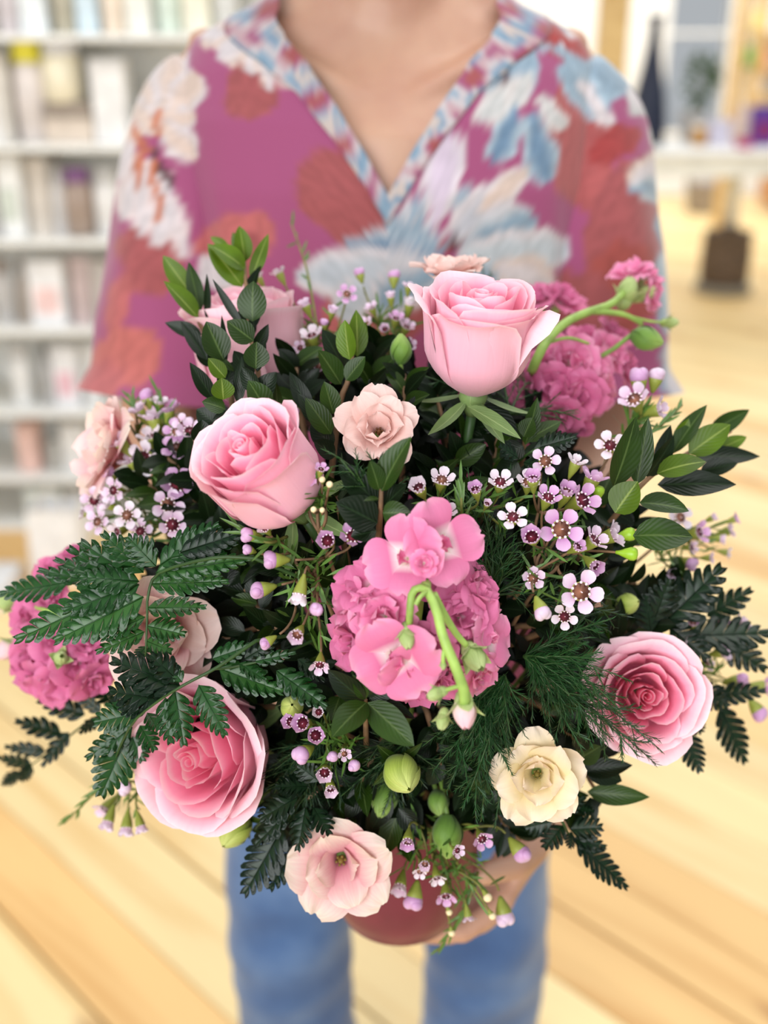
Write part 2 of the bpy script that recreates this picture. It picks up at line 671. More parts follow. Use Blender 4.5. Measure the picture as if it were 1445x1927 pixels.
def carton(loc, w, h, d, c, label, group=None, band=None):
    t = thing('carton', label, 'carton', loc, group)
    mb = MB()
    mb.box((-w / 2, -d / 2, 0), (w / 2, d / 2, h), bev=0.0025)
    mb.build('box_body', cmat(c), t, smooth=False)
    mb = MB()
    mb.box((-w / 2 + 0.001, -d / 2 + 0.001, h - 0.001), (w / 2 - 0.001, d / 2 - 0.001, h + 0.002))
    mb.box((-w / 2 - 0.001, -d / 2 - 0.001, h * 0.86), (w / 2 + 0.001, -d / 2, h * 0.99))
    mb.build('box_flap', cmat(tuple(x * 0.96 for x in c)), t, smooth=False)
    if band:
        mb = MB()
        mb.box((-w * 0.34, -d / 2 - 0.0015, h * 0.2), (w * 0.34, -d / 2, h * 0.6))
        mb.build('printed_panel', cmat(band), t, smooth=False)
    return t


def jar(loc, w, h, c, lid, label, group=None, name='lidded_jar'):
    t = thing(name, label, 'jar', loc, group)
    r = w / 2
    mb = MB()
    mb.lathe([(r * 0.85, 0), (r, 0.006), (r, h * 0.72), (r * 0.82, h * 0.79)], 20)
    mb.build('jar_body', cmat(c, 0.25), t)
    mb = MB()
    mb.lathe([(r * 0.86, h * 0.79), (r * 0.88, h * 0.8), (r * 0.88, h * 0.98), (r * 0.8, h)], 20)
    mb.build('jar_lid', cmat(lid, 0.4), t)
    return t


def bottle(loc, w, h, c, lid, label, group=None):
    t = thing('bottle', label, 'bottle', loc, group)
    r = w / 2
    mb = MB()
    mb.lathe([(r * 0.9, 0), (r, 0.005), (r, h * 0.55), (r * 0.7, h * 0.68), (r * 0.34, h * 0.78), (r * 0.34, h * 0.86)], 18)
    mb.build('bottle_body', cmat(c, 0.25), t)
    mb = MB()
    mb.lathe([(r * 0.42, h * 0.86), (r * 0.44, h * 0.87), (r * 0.44, h), (r * 0.3, h * 1.01)], 16)
    mb.build('bottle_cap', cmat(lid, 0.4), t)
    return t


def pouch(loc, w, h, c, label, group=None):
    t = thing('pouch', label, 'pouch', loc, group)
    rows = []
    for v in np.linspace(0, 1, 9):
        dep = 0.028 * (1 - v) ** 0.6 + 0.002
        a = np.linspace(0, 2 * math.pi, 20, endpoint=False)
        rows.append(np.stack([np.cos(a) * w / 2 * (1 - 0.06 * math.sin(v * 3.1)), np.sin(a) * dep, np.full(20, v * h)], -1))
    mb = MB()
    mb.grid(np.array(rows), None, wrap=True)
    mb.build('pouch_body', cmat(c, 0.4), t)
    mb = MB()
    mb.box((-w / 2, -0.004, h * 0.94), (w / 2, 0.004, h * 1.0), bev=0.001)
    mb.build('pouch_seal', cmat(tuple(x * 0.9 for x in c), 0.4), t, smooth=False)
    return t


W_ = (236, 237, 236)
# row, px centre, px width, px height, kind, colour, lid/band colour, label, extra lift in px
GOODS = [
    (0, 8, 56, 120, 'c', (214, 204, 200), (190, 150, 148), 'greyish pink carton at the near end of the top shelf', 0),
    (0, 76, 40, 110, 'j', (186, 170, 172), (200, 196, 196), 'dusky pink jar on the top shelf beside a pale carton', 0),
    (0, 124, 46, 125, 'c', (216, 226, 228), None, 'pale blue-white carton on the top shelf between two jars', 0),
    (0, 172, 42, 112, 'j', (146, 134, 100), (214, 216, 212), 'olive brown jar on the top shelf', 0),
    (0, 215, 36, 120, 'c', (178, 208, 224), None, 'sky blue slim carton on the top shelf', 0),
    (0, 256, 42, 135, 'b', (236, 206, 172), (240, 170, 120), 'peach bottle with orange cap on the top shelf', 0),
    (0, 303, 44, 120, 'c', (224, 224, 208), None, 'cream carton on the top shelf beside a peach bottle', 0),
    (0, 352, 44, 110, 'j', (204, 226, 206), (226, 232, 222), 'pale green jar on the top shelf', 0),
    (0, 402, 46, 125, 'c', (226, 220, 186), None, 'straw yellow carton on the top shelf above the shoulder', 0),
    (0, 450, 40, 110, 'b', (196, 196, 190), (150, 140, 130), 'grey bottle on the top shelf beside the neckline', 0),
    (1, 14, 56, 160, 'c', W_, (196, 104, 96), 'tall white carton with a red panel on the second shelf', 0),
    (1, 54, 22, 150, 'c', (196, 188, 174), None, 'slim beige carton on the second shelf', 0),
    (1, 97, 58, 196, 'j', (204, 190, 184), (236, 228, 70), 'pale pink jar with a round yellow lid on the second shelf', 0),
    (1, 165, 86, 42, 'c', (192, 168, 142), None, 'flat kraft carton under a brown tin on the second shelf', 0),
    (1, 165, 82, 24, 'c', (84, 62, 40), None, 'flat dark brown tin between a kraft carton and a jar', 44),
    (1, 155, 70, 104, 'j', (232, 220, 178), (226, 230, 240), 'cream candle jar with a white lid on top of brown tin', 68),
    (1, 240, 60, 140, 'c', (224, 222, 220), None, 'white carton on the second shelf behind the sleeve', 0),
    (2, 6, 40, 150, 'c', (120, 116, 114), None, 'charcoal carton at the near end of the third shelf', 0),
    (2, 42, 50, 148, 'c', (234, 236, 234), (206, 214, 204), 'white carton with a sage green panel on the third shelf', 0),
    (2, 90, 44, 140, 'p', (190, 176, 158), None, 'taupe paper pouch on the third shelf', 0),
    (2, 126, 30, 150, 'b', (186, 182, 180), (96, 84, 76), 'grey bottle with dark cap on the third shelf', 0),
    (2, 162, 54, 122, 'j', (112, 80, 58), (132, 92, 140), 'amber brown jar with a purple lid on the third shelf', 0),
    (2, 215, 50, 110, 'j', (226, 224, 222), (200, 200, 200), 'white jar on the third shelf next to the sleeve', 0),
    (3, 2, 30, 90, 'j', (176, 172, 170), (150, 140, 134), 'stone grey jar at the near end of the fourth shelf', 0),
    (3, 38, 28, 96, 'b', (124, 104, 88), (110, 92, 80), 'brown bottle on the fourth shelf', 0),
    (3, 90, 66, 110, 'c', (236, 237, 240), (238, 206, 204), 'white carton with a pale pink panel on the fourth shelf', 0),
    (3, 150, 46, 128, 'p', (172, 140, 136), None, 'mauve brown pouch on the fourth shelf', 0),
    (3, 196, 40, 104, 'c', (150, 140, 132), None, 'grey brown carton on the fourth shelf behind the sleeve', 0),
    (4, 12, 42, 92, 'j', W_, (206, 206, 206), 'round white jar at the near end of the fifth shelf', 0),
    (4, 62, 34, 86, 'b', (140, 138, 136), (110, 108, 106), 'dark grey bottle on the fifth shelf', 0),
    (4, 106, 48, 110, 'c', (230, 232, 238), (232, 190, 202), 'white carton with a rose pink panel on the fifth shelf', 0),
    (4, 152, 40, 100, 'p', (214, 214, 212), None, 'white paper pouch on the fifth shelf', 0),
    (5, 14, 40, 86, 'c', (226, 164, 146), None, 'salmon carton on the sixth shelf', 0),
    (5, 60, 40, 60, 'j', (150, 146, 134), (196, 196, 190), 'grey green jar on the sixth shelf', 0),
    (5, 108, 50, 80, 'c', (226, 226, 224), None, 'plain white carton on the sixth shelf', 0),
    (5, 150, 36, 84, 'b', (160, 156, 152), (120, 110, 104), 'grey bottle with brown cap on the sixth shelf', 0),
    (6, 30, 72, 66, 'c', (216, 232, 230), None, 'mint white carton on the bottom shelf', 0),
    (6, 110, 60, 58, 'c', (222, 222, 220), None, 'low white carton on the bottom shelf', 0),
]
for (row, px, w, h, kind, c, c2, lab, lift) in GOODS:
    sc = np.linalg.norm(at_y(px, 500, SHY) - at_y(px + 1, 500, SHY))
    c = tuple(x * 0.58 + 238 * 0.42 for x in c)
    gap = (ROWS[row - 1] - ROWS[row] if row else 0.27) / sc - 11
    h = min(max(h, 0.78 * gap if lift == 0 and h > 70 else h), gap - lift)
    p = at_y(px, 500, SHY + 0.07)
    loc = (p[0], SHY + 0.07, ROWS[row] + lift * sc + 0.0015)
    w, h = w * sc, h * sc
    if kind == 'c':
        carton(loc, w, h, 0.09, c, lab, band=c2)
    elif kind == 'j':
        jar(loc, min(w, 0.13), h, c, c2, lab)
    elif kind == 'b':
        bottle(loc, w, h, c, c2, lab)
    else:
        pouch(loc, w, h, c, lab)
# goods on the floor beside the shelf
p = at_z(122, 1085, 0)
t = thing('paper_bag', 'white paper carrier bag standing on the boards by the shelf', 'bag', p)
mb = MB()
rows = []
for v, q in ((0, 1.0), (0.02, 1.02), (0.5, 0.97), (1.0, 0.92)):
    w, d, z = 0.075 * q, 0.05 * q, v * 0.22
    rows.append([(-w, -d, z), (0, -d * (1 - 0.2 * v), z), (w, -d, z), (w * (1 - 0.1 * v), 0, z), (w, d, z), (0, d * (1 - 0.2 * v), z), (-w, d, z), (-w * (1 - 0.1 * v), 0, z)])
mb.grid(np.array(rows), None, wrap=True)
mb.f.append(tuple(range(8))[::-1]); mb.mi.append(0)
mb.build('bag_body', cmat((238, 238, 238)), t, smooth=False)
for y in (-0.04, 0.04):
    mb = MB()
    mb.tube(spline([(-0.03, y, 0.215), (-0.028, y, 0.26), (0, y, 0.275), (0.028, y, 0.26), (0.03, y, 0.215)], 12), 0.003, 6)
    mb.build('bag_handle', cmat((224, 220, 212)), t)
p = at_z(20, 1140, 0)
carton(tuple(p + np.array([-0.14, 0.06, 0.001])), 0.26, 0.05, 0.2, (232, 232, 232), 'flat white carton lying on the floor boards')

# ------------------------------------------------------------------ white table with goods
TY0, TY1 = 5.9, 6.8
ztop = zat(285, TY0)
tx0 = at_y(1180, 285, TY0)[0]
tx1 = tx0 + 1.5
post = at_z(1358, 548, 0)
t = thing('pedestal_table', 'white display table on a white post with a dark drum foot', 'table', (post[0], post[1], 0))
mb = MB()
mb.box((tx0, TY0, ztop - 0.03), (tx1, TY1, ztop), bev=0.006)
mb.build('tabletop', MAT['white'], t, inv_loc(t), smooth=False)
mb = MB()
mb.box((tx0 + 0.03, TY0 + 0.02, zat(335, TY0)), (tx1 - 0.03, TY1 - 0.03, ztop - 0.03), bev=0.004)
mb.build('apron', cmat((228, 228, 220)), t, inv_loc(t), smooth=False)
mb = MB()
mb.tube([(0, 0, 0.3), (0, 0, ztop - 0.05)], 0.042, 16)
mb.build('table_post', MAT['white'], t)
mb = MB()
mb.lathe([(0.125, 0.05), (0.145, 0.06), (0.15, 0.2), (0.142, 0.33), (0.148, 0.36), (0.06, 0.38), (0.05, 0.4)], 28)
mb.build('drum_foot', simple('dark wicker', (98, 84, 74), 0.7, 0.3, 60, bump=0.6), t)
mb = MB()
mb.lathe([(0.17, 0), (0.175, 0.02), (0.165, 0.05), (0.1, 0.055)], 28)
mb.build('foot_plate', cmat((140, 136, 126)), t)


def on_table(px, Y=6.3):
    p = at_y(px, 250, Y)
    return np.array([p[0], Y, ztop + 0.001])


loc = on_table(1216, 6.35)
t = thing('floor_vase', 'tall tapering navy vase standing on the white table beside the shoulder', 'vase', loc)
mb = MB()
mb.lathe([(0.085, 0), (0.1, 0.01), (0.105, 0.1), (0.085, 0.25), (0.055, 0.4), (0.035, 0.52), (0.03, 0.6), (0.036, 0.63)], 28)
mb.build('vase_body', cmat((28, 34, 54), 0.35), t)
mb = MB()
mb.lathe([(0.034, 0.628), (0.042, 0.632), (0.042, 0.65), (0.03, 0.655)], 24)
mb.build('vase_rim', cmat((40, 46, 66), 0.3), t)

loc = on_table(1298, 6.55)
t = thing('potted_plant', 'dark green bushy plant in a grey pot in front of the window', 'plant', loc)
mb = MB()
mb.lathe([(0.05, 0), (0.055, 0.01), (0.075, 0.15), (0.08, 0.16), (0.07, 0.16)], 20)
mb.build('plant_pot', cmat((176, 172, 168)), t)
mb = MB()
for k in range(140):
    d = unit(RNG.normal(size=3) * np.array([1, 1, 1.3]))
    c = np.array([0.03, 0, 0.32]) + d * RNG.uniform(0.03, 0.1) * np.array([1, 1, 1.35])
    M = frame(c, unit(d + np.array([0, 0, 0.4])), RNG.normal(size=3))
    w, L = 0.014, 0.055
    mb.add(tf(M, [(0, 0, 0), (w, 0.004, L * 0.45), (0, 0, L), (-w, 0.004, L * 0.45)]), [(0, 1, 2), (0, 2, 3)])
o = mb.build('plant_leaves', cmat((74, 96, 62)), t)
o['kind'] = 'stuff'
mb = MB()
mb.tube([(0, 0, 0.12), (0.01, 0, 0.22), (0.03, 0, 0.34)], 0.006, 6)
mb.build('plant_stem', cmat((86, 74, 54)), t)

jar(tuple(on_table(1316)), 0.085, 0.11, (190, 140, 74), (224, 214, 196), 'amber jar on the white table below the plant')
carton(tuple(on_table(1352)), 0.12, 0.13, 0.08, (204, 200, 216), 'lilac grey carton on the white table')
pouch(tuple(on_table(1396)), 0.1, 0.2, (206, 184, 170), 'beige pouch on the white table between lilac and purple goods')
carton(tuple(on_table(1432)), 0.14, 0.2, 0.1, (92, 54, 140), 'purple carton on the white table', band=(128, 40, 96))
carton(tuple(on_table(1402, 6.08)), 0.07, 0.05, 0.06, (176, 44, 104), 'small magenta carton in front of purple carton on the table')
# far counter and basket on the floor behind the table
t = thing('wooden_cabinet', 'low orange brown wooden cabinet far behind the white table', 'cabinet', (4.15, 10.4, 0))
mb = MB()
mb.box((-0.62, -0.25, 0.06), (0.8, 0.25, 0.42), bev=0.006)
mb.build('cabinet_body', wood_mat('cabinet wood', (196, 142, 92), (170, 116, 70), knots=False), t, smooth=False)
for x in (-0.58, -0.1, 0.36):
    mb = MB()
    mb.box((x, -0.265, 0.09), (x + 0.44, -0.25, 0.39), bev=0.004)
    d = mb.build('cabinet_door', cmat((190, 134, 86)), t, smooth=False)
    mb = MB()
    mb.ball((x + 0.4, -0.275, 0.25), 0.012, 10, 6)
    mb.build('knob', cmat((120, 110, 100)), d)
p = at_z(1300, 388, 0)
t = thing('wire_basket', 'grey basket on the floor far behind the white table', 'basket', (p[0], 10.2, 0))
mb = MB()
mb.lathe([(0.13, 0), (0.16, 0.02), (0.19, 0.26), (0.2, 0.28), (0.18, 0.27), (0.15, 0.04)], 24)
mb.build('basket_body', simple('grey wicker', (150, 142, 138), 0.7, 0.25, 40), t)
mb = MB()
mb.tube(spline([(-0.18, 0, 0.26), (-0.15, 0, 0.4), (0, 0, 0.46), (0.15, 0, 0.4), (0.18, 0, 0.26)], 14), 0.01, 6)
mb.build('basket_handle', cmat((130, 120, 112)), t)
# wall display at the far end
sh = thing('wall_shelf', 'pine wall shelf with bright goods on the far wall', 'shelf', (3.95, BACK_Y - 0.2, 0))
shz = [zat(128, BACK_Y - 0.2), zat(60, BACK_Y - 0.2), zat(178, BACK_Y - 0.2)]
for z in shz:
    mb = MB()
    mb.box((-0.35, -0.12, z - 0.03), (0.9, 0.19, z), bev=0.004)
    mb.build('shelf_board', MAT['post'], sh, smooth=False)
for x in (-0.35, 0.9):
    mb = MB()
    mb.box((x - 0.02, -0.12, min(shz) - 0.1), (x + 0.02, 0.19, 2.3), bev=0.004)
    mb.build('shelf_side', MAT['post'], sh, smooth=False)
for px, k, c, lab in ((1420, 1, (228, 206, 120), 'pale yellow tin on the upper wall shelf'), (1436, 0, (224, 150, 100), 'orange tin on the middle wall shelf'),
                      (1412, 0, (110, 150, 84), 'green tin on the middle wall shelf'), (1434, 2, (238, 236, 232), 'white bowl-shaped tin on the lower wall shelf')):
    p = at_y(px, 100, BACK_Y - 0.2)
    jar((p[0], BACK_Y - 0.2, shz[k] + 0.001), 0.12, 0.2, c, tuple(x * 0.95 for x in c), lab, name='lidded_tin')
# ------------------------------------------------------------------ the person
BX, BY = 0.003, 0.965        # body axis
skin_m, nt, b, out = new_mat('skin')
tc = N(nt, 'ShaderNodeTexCoord')
no = N(nt, 'ShaderNodeTexNoise')
no.inputs['Scale'].default_value = 22
no.inputs['Detail'].default_value = 4
nt.links.new(tc.outputs['Object'], no.inputs['Vector'])
r = ramp(nt, [(0.3, (178, 134, 112)), (0.7, (192, 152, 126))], no.outputs[0])
nt.links.new(r.outputs[0], b.inputs['Base Color'])
b.inputs['Roughness'].default_value = 0.5
b.inputs['Subsurface Weight'].default_value = 0.15
b.inputs['Subsurface Radius'].default_value = (0.01, 0.004, 0.002)
b.inputs['Subsurface Scale'].default_value = 1.0

VASE_AT = P(752, 1602, 0.725)       # centre of the bowl
V = VASE_AT
person = thing('person', 'person in pink floral blouse and blue jeans holding the flower arrangement', 'person', (BX, BY, 0))


def chain(mb, pts, radii, sides=14, ref=None):
    """closed tapering limb with round ends"""
    pts = [np.asarray(p, float) for p in pts]
    d0, d1 = unit(pts[0] - pts[1]), unit(pts[-1] - pts[-2])
    r0 = np.mean(radii[0])
    r1 = np.mean(radii[-1])
    sc = lambda r, k: r * k if np.isscalar(r) else (r[0] * k, r[1] * k)
    P_ = [pts[0] + d0 * r0 * 0.9, pts[0] + d0 * r0 * 0.6] + pts + [pts[-1] + d1 * r1 * 0.6, pts[-1] + d1 * r1 * 0.9]
    R_ = [sc(radii[0], 0.35), sc(radii[0], 0.8)] + list(radii) + [sc(radii[-1], 0.8), sc(radii[-1], 0.35)]
    mb.tube(P_, R_, sides, ref=ref)


mb = MB()
X = np.array([1.0, 0, 0])
# torso, neck, head (ellipses: half depth, half width)
chain(mb, [(BX, BY, 0.80), (BX, BY, 0.90), (BX, BY, 1.02), (BX, BY - 0.005, 1.12), (BX, BY - 0.015, 1.22), (BX, BY - 0.01, 1.30), (BX, BY, 1.355)],
      [(0.095, 0.15), (0.105, 0.16), (0.088, 0.125), (0.095, 0.135), (0.108, 0.15), (0.092, 0.165), (0.058, 0.12)], 24, ref=(0, 1, 0))
chain(mb, [(BX, BY + 0.005, 1.30), (BX, BY + 0.005, 1.37), (BX, BY - 0.0, 1.42), (BX, BY - 0.02, 1.47)], [(0.07, 0.085), (0.056, 0.066), (0.052, 0.056), (0.055, 0.055)], 18, ref=(0, 1, 0))
HX, HY, HZ = BX, BY - 0.045, 1.55
mb.ball((HX, HY + 0.025, HZ + 0.02), (0.073, 0.088, 0.095), 24, 16)
mb.ball((HX, HY - 0.012, HZ - 0.055), (0.055, 0.062, 0.06), 20, 12)
chain(mb, [(HX, HY - 0.07, HZ + 0.015), (HX, HY - 0.083, HZ - 0.02)], [0.009, 0.013], 10)
for s in (-1, 1):
    mb.ball((HX + s * 0.074, HY + 0.025, HZ - 0.01), (0.012, 0.02, 0.032), 12, 8)
    mb.ball((HX + s * 0.03, HY - 0.056, HZ + 0.0255), (0.019, 0.011, 0.0065), 10, 6)
    mb.ball((HX + s * 0.03, HY - 0.054, HZ + 0.001), (0.017, 0.009, 0.005), 10, 6)
    mb.ball((HX + s * 0.032, HY - 0.045, HZ - 0.022), (0.022, 0.02, 0.022), 12, 8)
# clavicle line / chest
for s in (-1, 1):
    chain(mb, [(BX + s * 0.02, BY - 0.072, 1.335), (BX + s * 0.09, BY - 0.045, 1.37), (BX + s * 0.15, BY - 0.01, 1.375)], [0.010, 0.011, 0.012], 10)
    chain(mb, [(BX + s * 0.05, BY, 1.37), (BX + s * 0.12, BY, 1.35), (BX + s * 0.150, BY - 0.005, 1.322)], [0.045, 0.044, 0.046], 14)
# arms (elbow from the photograph), hands around the bowl
ELB = {-1: np.array([BX - 0.196, BY - 0.075, 1.075]), 1: np.array([BX + 0.186, BY - 0.075, 1.075])}
SHO = {s: np.array([BX + s * 0.152, BY - 0.005, 1.312]) for s in (-1, 1)}
WRI = {-1: P(596, 1425, 0.80), 1: P(1016, 1540, 0.80)}
PAL = {-1: P(610, 1498, 0.79), 1: P(966, 1622, 0.785)}
for s in (-1, 1):
    chain(mb, [SHO[s], SHO[s] * 0.5 + ELB[s] * 0.5, ELB[s]], [0.046, 0.040, 0.035], 14)
    chain(mb, [ELB[s], ELB[s] * 0.62 + WRI[s] * 0.38, WRI[s]], [0.036, 0.034, 0.024], 14)
    w, p = WRI[s], PAL[s]
    along = unit(p - w)
    toward = unit(V + np.array([0, 0.035, -0.03]) - p)      # palm normal, towards the underside of the bowl
    across = unit(np.cross(toward, along)) * s
    toward = unit(np.cross(along, across)) * s
    if toward @ (V - p) < 0:
        toward = -toward
    kn = p + along * 0.038
    chain(mb, [w, w * 0.5 + p * 0.5, p, kn], [(0.018, 0.025), (0.014, 0.031), (0.013, 0.037), (0.011, 0.035)], 14, ref=toward)
    # fingers curl under the bowl
    for k, (off, L) in enumerate(((0.027, 0.066), (0.009, 0.074), (-0.009, 0.069), (-0.026, 0.055))):
        b0 = kn + across * off
        d1 = unit(along + toward * 0.45)
        d2 = unit(along * 0.6 + toward * 0.9)
        d3 = unit(along * 0.25 + toward * 1.0)
        p1 = b0 + d1 * L * 0.45
        p2 = p1 + d2 * L * 0.32
        p3 = p2 + d3 * L * 0.23
        chain(mb, [b0 - along * 0.01, b0, p1, p2, p3], [0.009, 0.0092, 0.0086, 0.0078, 0.0068], 10)
    # thumb leaves the side of the palm
    up_side = across if (across[2] > 0) else -across
    t0 = w + along * 0.028 + up_side * 0.024
    t1 = t0 + unit(along * 0.7 + up_side * 0.8 + toward * 0.35) * 0.036
    t2 = t1 + unit(along * 0.8 + up_side * 0.35 + toward * 0.7) * 0.028
    chain(mb, [t0 - along * 0.012 - up_side * 0.01, t0, t1, t2], [0.013, 0.0125, 0.010, 0.0085], 10)
# legs and feet
LEGX = {-1: (-0.088, -0.108, -0.100), 1: (0.088, 0.112, 0.108)}
for s in (-1, 1):
    h, k, a = LEGX[s]
    chain(mb, [(BX + h, BY, 0.84), (BX + h * 1.05, BY - 0.01, 0.68), (BX + k, BY - 0.015, 0.46), (BX + k, BY + 0.012, 0.32), (BX + a, BY + 0.01, 0.09)],
          [0.082, 0.074, 0.052, 0.05, 0.034], 16)
    chain(mb, [(BX + a, BY + 0.03, 0.05), (BX + a, BY - 0.05, 0.045), (BX + a + s * 0.01, BY - 0.15, 0.03)], [0.036, 0.036, 0.026], 12)
body = mb.build('body', skin_m, None)
rm = body.modifiers.new('remesh', 'REMESH')
rm.mode = 'VOXEL'
rm.voxel_size = 0.0042
rm.use_smooth_shade = True
sm = body.modifiers.new('smooth', 'SMOOTH')
sm.factor = 0.5
sm.iterations = 4
dg = bpy.context.evaluated_depsgraph_get()
me = bpy.data.meshes.new_from_object(body.evaluated_get(dg))
body.modifiers.clear()
body.data = me
me.materials.clear()
me.materials.append(skin_m)
body.parent = person
body.matrix_local = Matrix(inv_loc(person).tolist())
PI_ = inv_loc(person)

# face and hair (above the photograph's frame)
for s in (-1, 1):
    mb = MB()
    mb.ball((HX + s * 0.03, HY - 0.0535, HZ + 0.012), 0.0095, 14, 10)
    e = mb.build('eye', cmat((238, 236, 232), 0.2), person, PI_)
    mb = MB()
    mb.ball((HX + s * 0.03, HY - 0.0615, HZ + 0.012), (0.0046, 0.0025, 0.0046), 12, 6)
    mb.build('iris', cmat((82, 66, 48), 0.2), e)
mb = MB()
mb.tube(spline([(HX - 0.022, HY - 0.064, HZ - 0.053), (HX, HY - 0.072, HZ - 0.05), (HX + 0.022, HY - 0.064, HZ - 0.053)], 10), [0.002, 0.004, 0.005, 0.0055, 0.005, 0.005, 0.0055, 0.005, 0.004, 0.002], 8)
mb.build('lips', cmat((186, 104, 100), 0.4), person, PI_)
mb = MB()
rows = []
for v in np.linspace(0, 1, 14):
    th = v * 2.25
    a = np.linspace(0, 2 * math.pi, 40, endpoint=False)
    front = np.clip(-np.sin(a), 0, 1)
    th2 = np.minimum(th, 2.25 - 1.36 * front ** 0.8)
    w = 1 + 0.02 * np.sin(a * 17)
    rows.append(np.stack([HX + np.cos(a) * np.sin(th2) * 0.089 * w, HY + 0.036 + np.sin(a) * np.sin(th2) * 0.108 * w, HZ + 0.020 + np.cos(th2) * 0.116], -1))
mb.grid(np.array(rows), None, wrap=True)
hm = simple('hair', (112, 84, 62), 0.5, 0.3, 90)
hair = mb.build('hair', hm, person, PI_)

# blouse ------------------------------------------------------------
NT, NZ = 220, 150


def halfwidths(z):
    zs = [0.74, 0.85, 0.95, 1.05, 1.12, 1.20, 1.27, 1.32, 1.355, 1.378, 1.392, 1.402, 1.412]
    ws = [0.195, 0.190, 0.178, 0.170, 0.168, 0.170, 0.172, 0.174, 0.170, 0.156, 0.132, 0.108, 0.092]
    fs = [0.138, 0.135, 0.125, 0.120, 0.128, 0.134, 0.128, 0.113, 0.094, 0.079, 0.068, 0.062, 0.060]
    bs = [0.125, 0.125, 0.112, 0.108, 0.112, 0.112, 0.108, 0.098, 0.085, 0.075, 0.068, 0.064, 0.062]
    return np.interp(z, zs, ws), np.interp(z, zs, fs), np.interp(z, zs, bs)


def blouse_pt(th, z, puff=0.0):
    """th = 0 faces the viewer (-y)"""
    w, f, bk = halfwidths(z)
    c, s = np.cos(th), np.sin(th)
    d = np.where(c > 0, f, bk)
    n = 2.5
    den = (np.abs(s) ** n + np.abs(c) ** n) ** (1 / n)
    x = w * s / den
    y = -d * c / den
    fold = 0.0028 * np.sin(th * 13 + z * 9) * np.clip((1.33 - z) * 6, 0, 1) + 0.0018 * np.sin(th * 29 + z * 23 + 1) * np.clip((1.3 - z) * 6, 0, 1)
    k = 1 + (fold + puff) / 0.15
    return np.stack([BX + x * k, BY + y * k, z], -1)


VBOT = at_y(716, 372, BY - 0.125)[2]
V_LEFT, V_RIGHT = at_y(598, 92, BY - 0.075), at_y(858, 92, BY - 0.075)


def neck_z(th):
    """height of the neckline around the body"""
    a = np.abs(np.arctan2(np.sin(th), np.cos(th)))
    knots = [0.0, 0.10, 0.22, 0.36, 0.52, 0.75, 1.05, 1.6, 2.4, math.pi]
    vals = [VBOT, VBOT + 0.030, VBOT + 0.062, VBOT + 0.092, VBOT + 0.112, 1.398, 1.412, 1.416, 1.410, 1.408]
    return np.interp(a, knots, vals)


def zdist(hem, top):
    u = np.linspace(0, 1, NZ)
    return u


def hem_z(th):
    return 0.775 + 0.05 * np.abs(np.sin(th)) ** 2


th = np.linspace(-math.pi, math.pi, NT, endpoint=False)
uu = np.linspace(0, 1, NZ)[:, None]
Z = hem_z(th)[None] * (1 - uu) + neck_z(th)[None] * uu
TH = np.broadcast_to(th[None], Z.shape)
G = blouse_pt(TH, Z)

# printed cloth ---------------------------------------------------------
BASE = (176, 86, 130)
RUST = (174, 90, 92)
CORAL = (200, 108, 108)
WHT = (230, 220, 222)
CRM = (232, 208, 194)
BLU = (150, 174, 192)
BLU2 = (118, 148, 176)
LIL = (226, 208, 226)
RED = (176, 44, 40)
DRK = (96, 62, 66)
# leaves and petals of the print: x0,y0 -> x1,y1, width, inner colour, outline colour, roundness
PR = []


def leafp(x0, y0, x1, y1, w, c, e=None, k=0.5):
    PR.append((x0, y0, x1, y1, w, c, e or c, k))


# rust and coral leaves
leafp(455, 110, 485, 225, 100, RUST)
leafp(1075, 130, 1105, 392, 120, (186, 96, 96))
leafp(570, 400, 660, 300, 130, RUST); leafp(560, 330, 720, 440, 110, RUST); leafp(640, 330, 735, 430, 100, RUST)
leafp(1120, 560, 1260, 300, 170, RUST); leafp(1100, 640, 1230, 470, 150, (172, 82, 76)); leafp(1110, 300, 1205, 245, 60, (170, 66, 66))
leafp(1050, 520, 1150, 620, 120, RUST)
leafp(360, 470, 520, 430, 90, CORAL); leafp(420, 560, 480, 440, 60, RUST)
leafp(225, 440, 330, 540, 110, RUST); leafp(205, 650, 235, 520, 44, CORAL); leafp(150, 720, 300, 640, 110, (206, 114, 108)); leafp(140, 740, 230, 700, 70, CORAL)
leafp(610, 620, 740, 530, 110, CORAL); leafp(690, 640, 800, 560, 100, RUST)
leafp(1180, 90, 1010, 60, 80, RED)
# sleeve flower, left
for a in ((300, 250, 262, 95, 60), (310, 240, 330, 90, 70), (320, 220, 372, 140, 64), (325, 230, 365, 215, 50), (300, 230, 368, 300, 56), (290, 250, 220, 170, 60), (270, 250, 214, 250, 60)):
    leafp(*a, CRM, WHT)
for a in ((270, 300, 230, 410, 56), (250, 270, 212, 340, 50), (285, 300, 268, 440, 50), (300, 310, 300, 460, 50), (310, 340, 350, 490, 34), (300, 300, 330, 440, 40)):
    leafp(*a, WHT, (240, 222, 220))
for a in ((258, 280, 262, 360, 18), (285, 290, 300, 420, 16), (245, 230, 280, 290, 16), (300, 200, 290, 260, 14)):
    leafp(*a, (206, 120, 84))
leafp(285, 270, 320, 350, 18, DRK)
# collar flower, left
for a in ((470, 70, 372, 55, 56), (470, 70, 410, 106, 54), (480, 60, 420, 15, 60), (490, 50, 500, -20, 60), (500, 60, 535, 40, 50), (480, 80, 470, 140, 34), (495, 80, 508, 172, 36), (520, 100, 560, 160, 50)):
    leafp(*a, WHT, CRM)
leafp(470, 30, 478, 100, 16, (160, 84, 66))
